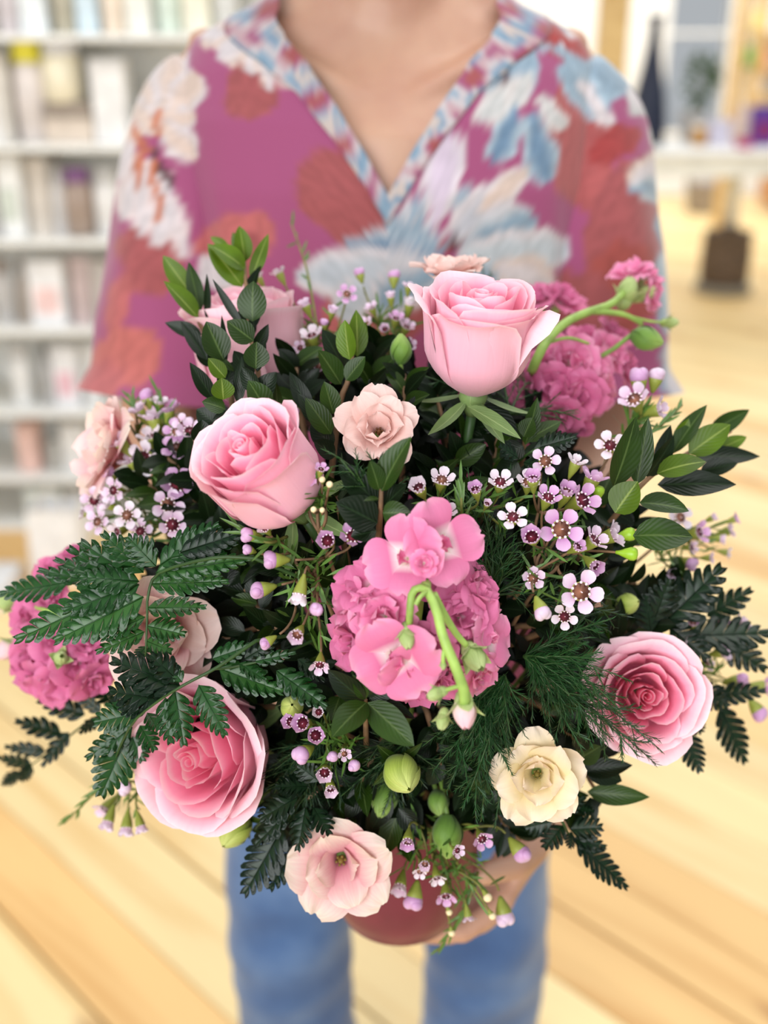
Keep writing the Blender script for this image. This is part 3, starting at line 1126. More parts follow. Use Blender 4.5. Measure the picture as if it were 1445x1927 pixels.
# right shoulder flower
for a in ((1010, 110, 900, 90, 90), (1010, 110, 920, 200, 90), (1010, 100, 1000, 20, 100), (1020, 80, 1100, 40, 100), (1060, 100, 1190, 110, 110), (1060, 110, 1180, 170, 90), (1050, 120, 1140, 220, 60)):
    leafp(*a, BLU, (176, 198, 214))
for a in ((985, 150, 900, 230, 54), (1010, 180, 1062, 240, 40), (1000, 130, 960, 210, 46)):
    leafp(*a, (214, 214, 212), (232, 224, 220))
for a in ((975, 200, 930, 305, 56), (1000, 210, 1028, 345, 62)):
    leafp(*a, BLU2, (186, 204, 216))
leafp(1090, 150, 1148, 240, 30, WHT); leafp(1100, 70, 1050, 80, 30, WHT)
for a in ((1000, 70, 1060, 62, 34), (1060, 80, 1120, 90, 40), (930, 120, 960, 110, 14), (950, 160, 944, 140, 14)):
    leafp(*a, RED if a[4] > 20 else DRK)
# lower big flower
leafp(820, 420, 845, 245, 76, LIL, (238, 228, 232)); leafp(870, 440, 880, 352, 60, BLU, WHT)
leafp(845, 450, 960, 350, 80, (206, 206, 214), WHT); leafp(900, 400, 990, 318, 44, CRM, WHT)
leafp(880, 460, 1010, 410, 80, BLU, (220, 220, 224)); leafp(860, 480, 1075, 470, 86, (206, 214, 220), WHT)
leafp(840, 470, 720, 420, 84, BLU, WHT); leafp(830, 480, 650, 462, 60, BLU2, (206, 214, 222)); leafp(820, 500, 560, 520, 90, (206, 212, 220), WHT)
leafp(840, 500, 690, 580, 90, BLU, WHT); leafp(880, 500, 980, 590, 90, BLU, (206, 216, 224)); leafp(930, 500, 1040, 540, 80, WHT, CRM)
leafp(790, 420, 780, 370, 40, BLU, WHT); leafp(850, 440, 860, 470, 20, DRK); leafp(830, 450, 845, 480, 12, RED)
leafp(700, 520, 640, 600, 80, (206, 212, 220), WHT)
leafp(380, 540, 440, 490, 70, (214, 220, 224), WHT); leafp(370, 500, 420, 520, 60, WHT)
# right sleeve
leafp(1180, 350, 1262, 300, 66, WHT, CRM); leafp(1185, 352, 1262, 362, 46, BLU, (206, 212, 216))
leafp(1180, 170, 1226, 210, 50, WHT, (206, 210, 206)); leafp(1226, 220, 1250, 290, 30, (216, 214, 208))
leafp(1240, 400, 1268, 480, 40, BLU); leafp(1250, 470, 1275, 640, 60, (196, 208, 216), BLU); leafp(1252, 650, 1290, 760, 60, WHT, BLU)


def print_colour(px, py):
    rng = np.random.default_rng(3)
    c = np.broadcast_to(np.array(lin(BASE)), px.shape + (3,)).copy()
    wob = 5 * np.sin(px * 0.09 + py * 0.05) + 4 * np.sin(py * 0.11 - px * 0.07)
    for (x0, y0, x1, y1, w, ci, ce, k) in PR:
        dx, dy = x1 - x0, y1 - y0
        L = math.hypot(dx, dy)
        ux, uy = dx / L, dy / L
        rx, ry = px - x0, py - y0
        t = (rx * ux + ry * uy) / L
        d = np.abs(-rx * uy + ry * ux + wob * 0.6)
        tt = np.clip(t, 0, 1)
        hw = w / 2 * np.sqrt(np.clip(4 * tt * (1 - tt), 0, 1)) * (0.75 + 0.5 * tt)
        a = np.clip((hw - d) / 5 + 0.5, 0, 1) * ((t > 0) & (t < 1))
        e = np.clip((d / np.maximum(hw, 1) - 0.35) / 0.5, 0, 1)[..., None]
        streak = 0.12 * np.sin(d * 0.5 + t * 3)[..., None]
        col = np.array(lin(ci)) * (1 - e) + np.array(lin(ce)) * e
        col = np.clip(col * (1 + streak), 0, 1)
        c = c * (1 - a[..., None]) + col * a[..., None]
    return c


def band_colour(px, py):
    n = np.sin(px * 0.07 + py * 0.035) + np.sin(py * 0.085 - px * 0.03) + np.sin(px * 0.03 + py * 0.06 + 1)
    pal = [lin(c) for c in (RUST, (172, 92, 130), (206, 170, 176), (214, 204, 206), (150, 176, 196), (128, 160, 186), (214, 198, 190))]
    q = np.clip((n + 2.2) / 4.4 * 6.99, 0, 6.99).astype(int)
    return np.array(pal)[q]


def fabric(name, attr=True, c=None):
    m, nt, b, out = new_mat(name)
    if attr:
        at = N(nt, 'ShaderNodeVertexColor')
        at.layer_name = 'print'
        col = at.outputs[0]
    else:
        col = None
    tc = N(nt, 'ShaderNodeTexCoord')
    wv = N(nt, 'ShaderNodeTexNoise')
    wv.inputs['Scale'].default_value = 900
    nt.links.new(tc.outputs['Object'], wv.inputs['Vector'])
    if col is None:
        no = N(nt, 'ShaderNodeTexNoise')
        no.inputs['Scale'].default_value = 9
        no.inputs['Detail'].default_value = 5
        nt.links.new(tc.outputs['Object'], no.inputs['Vector'])
        col = ramp(nt, c, no.outputs[0]).outputs[0]
    nt.links.new(col, b.inputs['Base Color'])
    b.inputs['Roughness'].default_value = 0.75
    b.inputs['Sheen Weight'].default_value = 0.3
    b.inputs['Specular IOR Level'].default_value = 0.2
    bp = N(nt, 'ShaderNodeBump')
    bp.inputs['Strength'].default_value = 0.2
    bp.inputs['Distance'].default_value = 0.0005
    nt.links.new(wv.outputs[0], bp.inputs['Height'])
    nt.links.new(bp.outputs[0], b.inputs['Normal'])
    return m


def paint(o, M, fn):
    """cloth print stored on the vertices"""
    me = o.data
    n = len(me.vertices)
    co = np.zeros(n * 3)
    me.vertices.foreach_get('co', co)
    co = co.reshape(-1, 3)
    px, py = to_px(tf(M, co))
    back = co[:, 1] > 0
    px = np.where(tf(M, co)[:, 1] > BY + 0.01, 1445 - px, px)
    c = fn(px, py) * 0.66
    at = me.color_attributes.new('print', 'FLOAT_COLOR', 'POINT')
    at.data.foreach_set('color', np.concatenate([c, np.ones((n, 1))], 1).astype(np.float32).ravel())


cloth_m = fabric('floral print')
mb = MB()
mb.grid(G, None, wrap=True)
bl = mb.build('blouse', cloth_m, person, PI_)
paint(bl, np.eye(4), print_colour)
# neckband along the V
a = np.linspace(-1.25, 1.25, 161)
rows = []
for k, off in enumerate((0.002, -0.004, -0.010, -0.015, -0.019, -0.020)):
    zz = neck_z(a) + off * (1.0 if True else 1)
    xs = a * (1 + np.abs(off) * 4.2)
    rows.append(blouse_pt(xs, zz, 0.0025 if 0 < k < 5 else 0.0))
mb = MB()
mb.grid(np.array(rows))
nb = mb.build('neckband', cloth_m, bl)
paint(nb, np.eye(4), band_colour)


def sleeve(s):
    sh, el = SHO[s].copy(), ELB[s].copy()
    top = np.array([BX + s * 0.130, BY - 0.004, 1.335])
    end = el - unit(el - sh) * 0.022
    path = spline([top, sh + np.array([s * 0.006, -0.004, -0.01]), sh * 0.6 + el * 0.4 + np.array([s * 0.006, -0.004, 0]), end], 60)
    tang = np.gradient(path, axis=0)
    tang /= np.linalg.norm(tang, axis=1)[:, None]
    rad = np.interp(np.linspace(0, 1, 60), [0, 0.12, 0.3, 0.6, 0.85, 0.93, 0.95, 0.97, 1.0], [0.044, 0.053, 0.057, 0.058, 0.061, 0.060, 0.061, 0.065, 0.071])
    ang = np.arange(64) * 2 * math.pi / 64
    rows = []
    nrm = np.array([0, -1.0, 0])
    for k in range(60):
        t = tang[k]
        nrm = unit(nrm - t * (nrm @ t))
        bn = np.cross(t, nrm)
        v = k / 59
        fold = 1 + 0.03 * np.sin(ang * 5 + v * 7) * v + 0.02 * np.sin(ang * 3 - v * 17)
        rows.append(path[k] + np.outer(np.cos(ang) * rad[k] * fold, nrm) + np.outer(np.sin(ang) * rad[k] * fold * 0.98, bn))
    mb = MB()
    mb.grid(np.array(rows), None, wrap=True)
    o = mb.build('sleeve', cloth_m, bl)
    paint(o, np.eye(4), print_colour)
    return o


sleeve(-1)
sleeve(1)

# jeans -------------------------------------------------------------
denim = fabric('denim', False, [(0.25, (44, 70, 114)), (0.5, (66, 98, 146)), (0.75, (104, 132, 172))])
jeans = None
rows = []
for z, w, d in ((0.98, 0.145, 0.105), (0.92, 0.165, 0.118), (0.86, 0.178, 0.124), (0.80, 0.182, 0.122), (0.755, 0.178, 0.115)):
    a = np.arange(48) * 2 * math.pi / 48
    rows.append(np.stack([BX + np.cos(a) * w, BY + np.sin(a) * d, np.full(48, z)], -1))
mb = MB()
mb.grid(np.array(rows), None, wrap=True)
mb.ball((BX, BY, 0.79), (0.10, 0.10, 0.065), 24, 12)
jeans = mb.build('jeans', denim, person, PI_)
for s in (-1, 1):
    h, k, a_ = LEGX[s]
    path = spline([(BX + h, BY, 0.84), (BX + h * 1.06, BY - 0.006, 0.68), (BX + k, BY - 0.018, 0.46), (BX + k, BY + 0.008, 0.30), (BX + a_, BY + 0.004, 0.075)], 50)
    rad = np.interp(np.linspace(0, 1, 50), [0, 0.2, 0.45, 0.55, 0.75, 1], [0.092, 0.088, 0.070, 0.068, 0.070, 0.078])
    ang = np.arange(48) * 2 * math.pi / 48
    rows = []
    for i in range(50):
        v = i / 49
        f = 1 + 0.02 * np.sin(ang * 4 + v * 14) + 0.025 * np.sin(v * 55 + np.cos(ang) * 2.0) * np.exp(-((v - 0.5) / 0.2) ** 2) + 0.02 * np.sin(v * 80 + np.sin(ang) * 2) * (v > 0.75)
        rows.append(np.stack([path[i][0] + np.cos(ang) * rad[i] * f, path[i][1] + np.sin(ang) * rad[i] * f, np.full(48, path[i][2])], -1))
    mb = MB()
    mb.grid(np.array(rows), None, wrap=True)
    mb.build('jeans_leg', denim, jeans)
    # shoes
    mb = MB()
    rows = []
    for (y, w, hh, z0) in ((0.06, 0.012, 0.05, 0.022), (0.05, 0.03, 0.075, 0.02), (0.0, 0.036, 0.085, 0.018), (-0.06, 0.038, 0.06, 0.018), (-0.12, 0.042, 0.045, 0.018), (-0.17, 0.036, 0.036, 0.018), (-0.19, 0.014, 0.026, 0.02)):
        a = np.arange(16) * 2 * math.pi / 16
        rows.append(np.stack([BX + a_ + np.cos(a) * w, np.full(16, BY + y), z0 + hh * (0.5 + 0.5 * np.sin(a))], -1))
    mb.grid(np.array(rows), None, wrap=True)
    shoe = mb.build('shoe', cmat((70, 66, 66)), person, PI_)
    mb = MB()
    mb.box((BX + a_ - 0.042, BY - 0.19, 0.001), (BX + a_ + 0.042, BY + 0.065, 0.022), bev=0.008)
    mb.build('sole', cmat((226, 224, 220)), shoe)

# ------------------------------------------------------------------ the bowl under the flowers
vm = simple('dusky red glaze', (108, 36, 54), 0.35, 0.06, 40, spec=0.35)
vase = thing('flower_bowl', 'dusky red rounded ceramic bowl holding all the flowers', 'vase', V)
vr = 0.052
mb = MB()
mb.lathe([(0.001, -0.055), (0.026, -0.055), (0.030, -0.052), (0.040, -0.043), (0.048, -0.025), (vr, 0.0), (0.052, 0.025), (0.050, 0.05), (0.052, 0.056),
          (0.050, 0.058), (0.047, 0.05), (0.048, 0.02), (0.048, 0.0), (0.026, -0.045), (0.001, -0.046)], 48)
mb.build('bowl_body', vm, vase)
mb = MB()
mb.lathe([(0.001, 0.035), (0.044, 0.035), (0.047, 0.04), (0.044, 0.052), (0.03, 0.07), (0.001, 0.076)], 24)
mb.build('floral_foam', simple('green floral foam', (40, 66, 36), 0.9, 0.2), vase)
MOUTH = V + np.array([0, 0, 0.06])
# ------------------------------------------------------------------ flowers: materials
MAT['rose_in'] = petal_mat('rose inner petal', [(0.0, (252, 136, 178)), (0.6, (253, 150, 186)), (0.9, (254, 174, 200)), (1.0, (255, 218, 226))], vein=0.03, trans=0.42)
MAT['rose_mid'] = petal_mat('rose middle petal', [(0.0, (252, 158, 190)), (0.6, (253, 172, 200)), (0.9, (254, 190, 210)), (1.0, (255, 222, 230))], vein=0.04, trans=0.38)
MAT['rose_out'] = petal_mat('rose outer petal', [(0.0, (246, 190, 206)), (0.5, (250, 192, 210)), (0.9, (253, 204, 218)), (1.0, (255, 224, 230))], vein=0.05, trans=0.28, vscale=34)
MAT['rose_pale'] = petal_mat('rose pale petal', [(0.0, (236, 186, 196)), (0.5, (244, 190, 204)), (0.9, (250, 206, 216)), (1.0, (253, 224, 228))], vein=0.08, trans=0.25, vscale=34)
MAT['lis_blush'] = petal_mat('lisianthus blush', [(0.0, (186, 140, 104)), (0.15, (228, 178, 166)), (0.6, (236, 198, 188)), (1.0, (242, 216, 208))], vein=0.08, trans=0.3, vein_col=(226, 160, 160))
MAT['lis_pink'] = petal_mat('lisianthus pink', [(0.0, (150, 100, 70)), (0.12, (220, 124, 144)), (0.5, (236, 178, 184)), (0.85, (240, 214, 204)), (1.0, (238, 222, 204))], vein=0.12, trans=0.3, vein_col=(226, 130, 150))
MAT['lis_cream'] = petal_mat('lisianthus cream', [(0.0, (150, 140, 60)), (0.2, (232, 212, 140)), (0.6, (242, 226, 178)), (1.0, (244, 226, 206))], vein=0.06, trans=0.3, vein_col=(244, 206, 170))
MAT['lis_rose'] = petal_mat('lisianthus deep pink', [(0.0, (214, 110, 130)), (0.4, (240, 160, 174)), (0.8, (250, 206, 206)), (1.0, (252, 226, 222))], vein=0.12, trans=0.3)
MAT['stock'] = petal_mat('stock petal', [(0.0, (232, 226, 190)), (0.20, (252, 236, 236)), (0.40, (228, 124, 168)), (0.8, (234, 138, 180)), (1.0, (240, 166, 196))], vein=0.08, trans=0.28, vein_col=(222, 110, 160))
MAT['stock_deep'] = petal_mat('stock petal deep', [(0.0, (220, 200, 180)), (0.16, (238, 190, 208)), (0.34, (206, 98, 146)), (1.0, (222, 126, 168))], vein=0.10, trans=0.25, vein_col=(200, 86, 138))
MAT['wax'] = petal_mat('waxflower petal', [(0.0, (204, 156, 188)), (0.4, (222, 192, 216)), (1.0, (236, 220, 234))], vein=0.06, trans=0.2, rough=0.4)
MAT['wax_lilac'] = petal_mat('waxflower lilac petal', [(0.0, (184, 116, 174)), (0.4, (206, 154, 200)), (1.0, (224, 188, 220))], vein=0.06, trans=0.2, rough=0.4)
MAT['wax_pale'] = petal_mat('waxflower pale petal', [(0.0, (212, 180, 198)), (0.4, (228, 212, 222)), (1.0, (238, 230, 236))], vein=0.05, trans=0.2, rough=0.4)
MAT['wax_cup'] = simple('waxflower cup', (134, 142, 58), 0.5, 0.15, 200)
MAT['wax_disc'] = simple('waxflower maroon disc', (122, 44, 58), 0.35, 0.25, 400, spec=0.6)
MAT['wax_disc_tan'] = simple('waxflower brown disc', (160, 108, 84), 0.35, 0.25, 400, spec=0.6)
MAT['wax_ring'] = simple('waxflower stamen ring', (244, 224, 230), 0.5, 0.05)
MAT['wax_dark'] = simple('waxflower anthers', (70, 24, 40), 0.5, 0.1)
MAT['cream_bud'] = simple('cream bud', (236, 214, 170), 0.5, 0.1)
MAT['lime'] = petal_mat('lime bud petal', [(0.0, (120, 150, 40)), (0.6, (176, 196, 84)), (1.0, (210, 218, 130))], vein=0.2, trans=0.2, vein_col=(110, 140, 40))
MAT['green_bud'] = petal_mat('green bud', [(0.0, (84, 120, 44)), (0.6, (110, 146, 58)), (1.0, (150, 176, 90))], vein=0.2, trans=0.1, vein_col=(70, 100, 40))
MAT['lime_ball'] = simple('lime bud', (150, 190, 50), 0.35, 0.15, 120)
MAT['stem'] = simple('green stem', (104, 132, 58), 0.5, 0.15, 60)
MAT['stem_stock'] = simple('stock stem', (150, 180, 88), 0.5, 0.12, 80)
MAT['stem_wood'] = simple('brown twig', (120, 92, 66), 0.7, 0.2, 80)
MAT['stem_olive'] = simple('olive twig', (108, 110, 50), 0.6, 0.2, 80)
MAT['stem_dark'] = simple('dark green stem', (44, 70, 30), 0.5, 0.15, 60)
MAT['needle'] = simple('waxflower needle leaf', (78, 112, 44), 0.45, 0.2, 60)
MAT['leaf_lite'] = leaf_mat('light green leaf', (79, 106, 17), (134, 151, 72), rough=0.4, spec=0.28, trans=0.2)
MAT['leaf'] = leaf_mat('green leaf', (38, 61, 13), (78, 98, 49), rough=0.38, spec=0.28)
MAT['leaf_dark'] = leaf_mat('dark green leaf', (14, 29, 9), (33, 51, 27), rough=0.36, spec=0.25)
MAT['fern'] = leaf_mat('glossy fern', (24, 60, 23), (40, 78, 36), rough=0.26, spec=0.32, veins=0.04)
MAT['fern_lite'] = leaf_mat('fresh fern', (32, 72, 27), (58, 98, 46), rough=0.25, spec=0.36, veins=0.05)
MAT['fern_dark'] = leaf_mat('dark fern', (12, 31, 16), (24, 47, 25), rough=0.32, spec=0.28, veins=0.03)
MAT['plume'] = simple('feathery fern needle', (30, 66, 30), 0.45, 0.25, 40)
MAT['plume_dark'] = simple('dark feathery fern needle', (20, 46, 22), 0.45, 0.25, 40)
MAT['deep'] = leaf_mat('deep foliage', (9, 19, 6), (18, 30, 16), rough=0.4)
MAT['sepal'] = leaf_mat('sepal', (112, 136, 80), (150, 168, 110), rough=0.5)
MAT['stock_sepal'] = petal_mat('stock sepal', [(0, (150, 178, 90)), (1, (190, 204, 140))], vein=0.2, trans=0.2, vein_col=(120, 150, 70))
MAT['stock_bud'] = petal_mat('stock bud petal', [(0, (226, 230, 170)), (0.5, (244, 214, 214)), (1, (246, 196, 206))], vein=0.1, trans=0.2)


def stem_path(p_end, d_end, n=14, k=0.07, mouth=None):
    """a stem from the mouth of the bowl up to a flower"""
    mo = MOUTH if mouth is None else mouth
    p_end = np.asarray(p_end)
    a = unit((p_end - mo) * np.array([1, 1, 0.2]))
    off = a * 0.034
    start = V + np.array([off[0], off[1], 0.035])
    return spline([start, mo + off * 0.8 + (p_end - mo) * 0.12, (mo + (p_end - mo) * 0.62) * 0.5 + (p_end - unit(d_end) * k) * 0.5, p_end], n)


# ------------------------------------------------------------------ roses
def rose_petal(Rk, h, hw, th0, r0=0.15, bulge=0.42, lean=0.0, curl=0.0, imb=0.10, rnd=0.16, tip=0.0, nu=13, nv=16, seed=0, tilt=0.0, wav=1.0):
    r_ = np.random.default_rng(seed)
    u = np.linspace(-1, 1, nu)[None]
    v = np.linspace(0, 1, nv)[:, None]
    ztop = h * (1 - rnd * np.abs(u) ** 2.3 - 0.42 * np.clip((np.abs(u) - 0.66) / 0.34, 0, 1) ** 2.2 + tip * np.clip(1 - np.abs(u) * 3.5, 0, 1))
    zf = v * ztop / h
    vb = np.clip(zf / bulge, 0, 1)
    r = Rk * (1 - (1 - r0) * (1 - vb) ** 1.9)
    up = np.clip((zf - bulge) / (1 - bulge), 0, 1)
    r = r + Rk * lean * up ** 1.3
    rim = np.clip((v - 0.80) / 0.20, 0, 1)
    edge = (1 + 0.4 * np.abs(u) ** 2) * (1 - np.clip((np.abs(u) - 0.55) / 0.45, 0, 1) ** 1.3)
    r = r + curl * rim ** 1.7 * edge
    z = v * ztop - curl * 0.75 * rim ** 2.6 * edge
    r = r * (1 + imb * u)
    ph = r_.uniform(0, 6.28, 3)
    r = r + wav * 0.0011 * v ** 2 * np.sin(u * 4.3 + ph[0]) + wav * 0.0006 * np.sin(u * 9 + v * 5 + ph[1]) * v
    z = z + wav * 0.0008 * v ** 3 * np.sin(u * 5.3 + ph[2]) + tilt * u * v
    width = np.clip((v + 0.02) / 0.34, 0, 1) ** 0.6
    th = th0 + u * hw * width
    return np.stack([r * np.cos(th), r * np.sin(th), z + 0 * u], -1)


def rose(name, label, at, axis, R=0.027, H=0.058, openness=0.2, seed=1, spin=0.0, extra=(), xh=None, mats=('rose_in', 'rose_mid', 'rose_out'), rings=None, petals_out=5, rnd=(0.24, 0.14), bulge=0.42):
    """at = middle of the head"""
    r_ = np.random.default_rng(seed)
    axis = unit(axis)
    base = np.asarray(at) - axis * H * 0.48
    t = thing('rose', label, 'rose', base)
    M0 = frame(base, axis, xh)
    L0 = wpart(t, M0)
    th = spin
    # the rolled heart
    n = 90
    g = []
    for v in np.linspace(0, 1, 10):
        a = np.linspace(0, 4.4 * math.pi, n)
        rr_ = R * (0.045 + 0.15 * (a / a[-1]) ** 1.1) * (0.75 + 0.3 * v)
        zz = H * (0.45 + 0.47 * v - 0.03 * (1 - a / a[-1])) + 0 * a
        g.append(np.stack([rr_ * np.cos(a + th), rr_ * np.sin(a + th), zz], -1))
    mb = MB()
    mb.grid(np.array(g))
    mb.build('heart_petal', MAT[mats[0]], t, L0)
    # ring: radius, height, count, half width, lean, curl, material
    o = openness
    RG = rings or [
        (0.25, 0.93, 3, 1.5, 0.02, 0.0003, 0), (0.40, 0.96, 3, 1.42, 0.05 + 0.1 * o, 0.0008, 0), (0.57, 0.97, 3, 1.36, 0.06 + 0.25 * o, 0.0012, 0),
        (0.73, 0.97, 3, 1.34, 0.05 + 0.34 * o, 0.0018, 1),
        (0.88, 0.95, 4, 1.12, 0.02 + 0.40 * o, 0.003, 2), (1.0, 0.91 - 0.06 * o, petals_out, 1.02, 0.0 + 0.44 * o, 0.004, 2)]
    k = 0
    for (f, hh, cnt, hw, lean, curl, mi) in RG:
        th += 0.9
        for i in range(cnt):
            k += 1
            a = th + 2 * math.pi * i / cnt + r_.uniform(-0.12, 0.12)
            mb = MB()
            mb.grid(rose_petal(R * f, H * hh * r_.uniform(0.97, 1.02), hw, a, lean=lean, curl=curl * r_.uniform(0.6, 1.3), imb=0.09, bulge=bulge, seed=seed * 100 + k, rnd=rnd[1] if f > 0.8 else rnd[0]))
            mb.build('petal', MAT[mats[mi]], t, L0)
    for (a, kw) in extra:
        k += 1
        mb = MB()
        kk = dict(hw=0.8, bulge=bulge, lean=0.0, curl=0.006, imb=0.0, seed=seed * 100 + k)
        kk.update(kw)
        f, hh = kk.pop('f', 1.06), kk.pop('hh', 0.95)
        mb.grid(rose_petal(R * f, H * hh, th0=a, **kk))
        mb.build('petal', MAT[mats[2]], t, L0)
    # receptacle and sepals
    mb = MB()
    mb.lathe([(R * 0.12, -0.012), (R * 0.2, -0.008), (R * 0.3, -0.002), (R * 0.26, 0.004)], 12)
    mb.build('hip', MAT['sepal'], t, L0)
    for i in range(5):
        a = i * 1.2566 + seed
        g = leaf_grid(0.030, 0.0085, fold=0.25, bend=-0.5, nv=8)
        d = np.array([math.cos(a), math.sin(a), -0.7])
        mb = MB()
        mb.grid(g)
        mb.build('sepal', MAT['sepal'], t, L0 @ leaf_frame((math.cos(a) * R * 0.2, math.sin(a) * R * 0.2, -0.002), d, (0, 0, 1)))
    pth = stem_path(base - axis * 0.012, axis)
    mb = MB()
    mb.tube(pth - np.array(t.location), np.linspace(0.0032, 0.0026, len(pth)), 8)
    mb.build('stem', MAT['stem_dark'], t)
    return t


def leaf_grid(L, w, fold=0.25, bend=0.3, nv=9, nu=5, tipk=1.0, round_=0.0, wav=0.0, seed=0):
    """leaf from the origin along +Y, upper face +Z; w = full width"""
    v = np.linspace(0, 1, nv)[:, None]
    u = np.linspace(-1, 1, nu)[None]
    prof = np.sin(np.pi * np.clip(v, 0, 1) ** (0.80 + 0.1 * round_)) ** (0.85 - 0.25 * round_) if True else v
    prof = np.clip(prof, 0.02, 1)
    x = u * w / 2 * prof
    z = np.abs(u) * fold * w / 2 * prof
    ang = bend * v
    y = L * np.where(np.abs(ang) > 1e-4, np.sin(ang) / np.maximum(np.abs(bend), 1e-4) * np.sign(bend) if abs(bend) > 1e-4 else v, v)
    zb = -L * (1 - np.cos(ang)) / bend if abs(bend) > 1e-4 else 0 * v
    z = z + zb + wav * w * np.sin(v * 9 + seed) * np.abs(u)
    return np.stack([x + 0 * v, y + 0 * u, z], -1)


# ------------------------------------------------------------------ open petals (lisianthus, stock)
def open_petal(L, W, phi0, phi1, cup=0.0, ruffle=0.0, seed=0, nu=11, nv=12, r0=0.002, notch=0.0, freq=5.0, z0=0.0, narrow=0.22, pw=1.0):
    r_ = np.random.default_rng(seed)
    v = np.linspace(0, 1, nv)
    phi = phi0 + (phi1 - phi0) * v ** pw
    ds = L / (nv - 1)
    rr_ = r0 + np.concatenate([[0], np.cumsum(np.sin((phi[1:] + phi[:-1]) / 2) * ds)])
    zz = z0 + np.concatenate([[0], np.cumsum(np.cos((phi[1:] + phi[:-1]) / 2) * ds)])
    u = np.linspace(-1, 1, nu)
    shape = np.where(v < 0.62, narrow + (1 - narrow) * np.sin(np.clip(v / 0.62, 0, 1) * math.pi / 2) ** 1.2, np.sqrt(np.clip(1 - ((v - 0.62) / 0.40) ** 2, 0.0, 1)))
    nx, nz = np.cos(phi), -np.sin(phi)      # outward-down side normal in the (r, z) plane; inner normal is the opposite
    ph = r_.uniform(0, 6.28, 4)
    U, Vv = np.meshgrid(u, v)
    lat = U * (W / 2) * shape[:, None]
    # rounded tip: pull the corners back
    cupd = cup * W * (U ** 2) * (0.3 + 0.7 * Vv)
    ruf = ruffle * (np.sin(U * freq + ph[0]) * Vv ** 2 + 0.6 * np.sin(U * freq * 2.1 + ph[1] + Vv * 3) * Vv ** 2.5 + 0.5 * np.sin(Vv * 7 + ph[2] + U * 2) * np.abs(U))
    off = -cupd + ruf
    R_ = rr_[:, None] + nx[:, None] * off
    Z_ = zz[:, None] + nz[:, None] * off
    tn = 1 - notch * np.exp(-(U / 0.25) ** 2) * np.clip((Vv - 0.8) / 0.2, 0, 1)
    return np.stack([lat, R_ * tn, Z_ * (0 * tn + 1)], -1)


def whorl(t, M0, specs, mat, name='petal', seed=0, jit=0.12, level=None):
    """specs: (count, start angle, dict for open_petal)"""
    r_ = np.random.default_rng(seed)
    k = 0
    out_ = []
    for (cnt, a0, kw) in specs:
        for i in range(cnt):
            k += 1
            q = dict(kw)
            q['phi0'] = q['phi0'] + r_.uniform(-jit, jit) * 0.5
            q['phi1'] = q['phi1'] + r_.uniform(-jit, jit)
            q['L'] = q['L'] * r_.uniform(0.9, 1.08)
            q['W'] = q['W'] * r_.uniform(0.88, 1.1)
            g = open_petal(seed=seed * 50 + k, **q)
            mb = MB()
            mb.grid(g)
            M = M0 @ rotz(a0 + 2 * math.pi * i / cnt + r_.uniform(-jit, jit))
            m = mat[k % len(mat)] if isinstance(mat, list) else mat
            out_.append(mb.build(name, m, t, M))
    return out_


def lisianthus(label, at, axis, size, mat, seed, specs=None, spin=0.0, throat=(96, 66, 30), hh=0.35):
    axis = unit(axis)
    base = np.asarray(at) - axis * size * hh
    t = thing('lisianthus', label, 'flower', base)
    M0 = frame(base, axis)
    L0 = wpart(t, M0 @ rotz(spin))
    S = size
    specs = specs or [
        (5, 0.0, dict(L=S * 0.92, W=S * 0.72, phi0=0.35, phi1=1.75, cup=0.06, ruffle=S * 0.03, freq=4)),
        (5, 0.6, dict(L=S * 0.82, W=S * 0.66, phi0=0.25, phi1=1.35, cup=0.12, ruffle=S * 0.03, freq=4)),
        (4, 0.3, dict(L=S * 0.66, W=S * 0.56, phi0=0.15, phi1=0.95, cup=0.2, ruffle=S * 0.025, freq=4)),
        (3, 0.9, dict(L=S * 0.50, W=S * 0.46, phi0=0.1, phi1=0.75, cup=0.3, ruffle=S * 0.025, freq=4))]
    whorl(t, L0, specs, mat, seed=seed)
    mb = MB()
    mb.ball((0, 0, S * 0.16), (S * 0.05, S * 0.05, S * 0.1), 10, 8)
    for k in range(6):
        a = k * 1.047
        mb.tube([(0, 0, S * 0.08), (math.cos(a) * S * 0.06, math.sin(a) * S * 0.06, S * 0.2)], S * 0.012, 5)
        mb.ball((math.cos(a) * S * 0.062, math.sin(a) * S * 0.062, S * 0.21), S * 0.022, 6, 5)
    mb.build('stamens', simple('throat %d' % seed, throat, 0.6, 0.2), t, L0)
    mb = MB()
    mb.lathe([(S * 0.03, -S * 0.12), (S * 0.08, -S * 0.08), (S * 0.10, 0), (S * 0.08, S * 0.08)], 10)
    for i in range(5):
        g = leaf_grid(S * 0.4, S * 0.09, fold=0.2, bend=-0.3, nv=6, nu=3)
        A = frame((math.cos(i * 1.257) * S * 0.07, math.sin(i * 1.257) * S * 0.07, -S * 0.02), (-math.sin(i * 1.257), math.cos(i * 1.257), 0))
        d = np.array([math.cos(i * 1.257) * 0.75, math.sin(i * 1.257) * 0.75, 0.75])
        nrm = np.array([-math.cos(i * 1.257), -math.sin(i * 1.257), 1.0])
        mb.grid(tf(leaf_frame((0, 0, -S * 0.04), d, nrm), g.reshape(-1, 3)).reshape(g.shape))
    mb.build('calyx', MAT['stem'], t, L0)
    pth = stem_path(base - axis * S * 0.1, axis)
    mb = MB()
    mb.tube(pth - np.array(t.location), np.linspace(0.0022, 0.0016, len(pth)), 6)
    mb.build('stem', MAT['stem'], t)
    return t


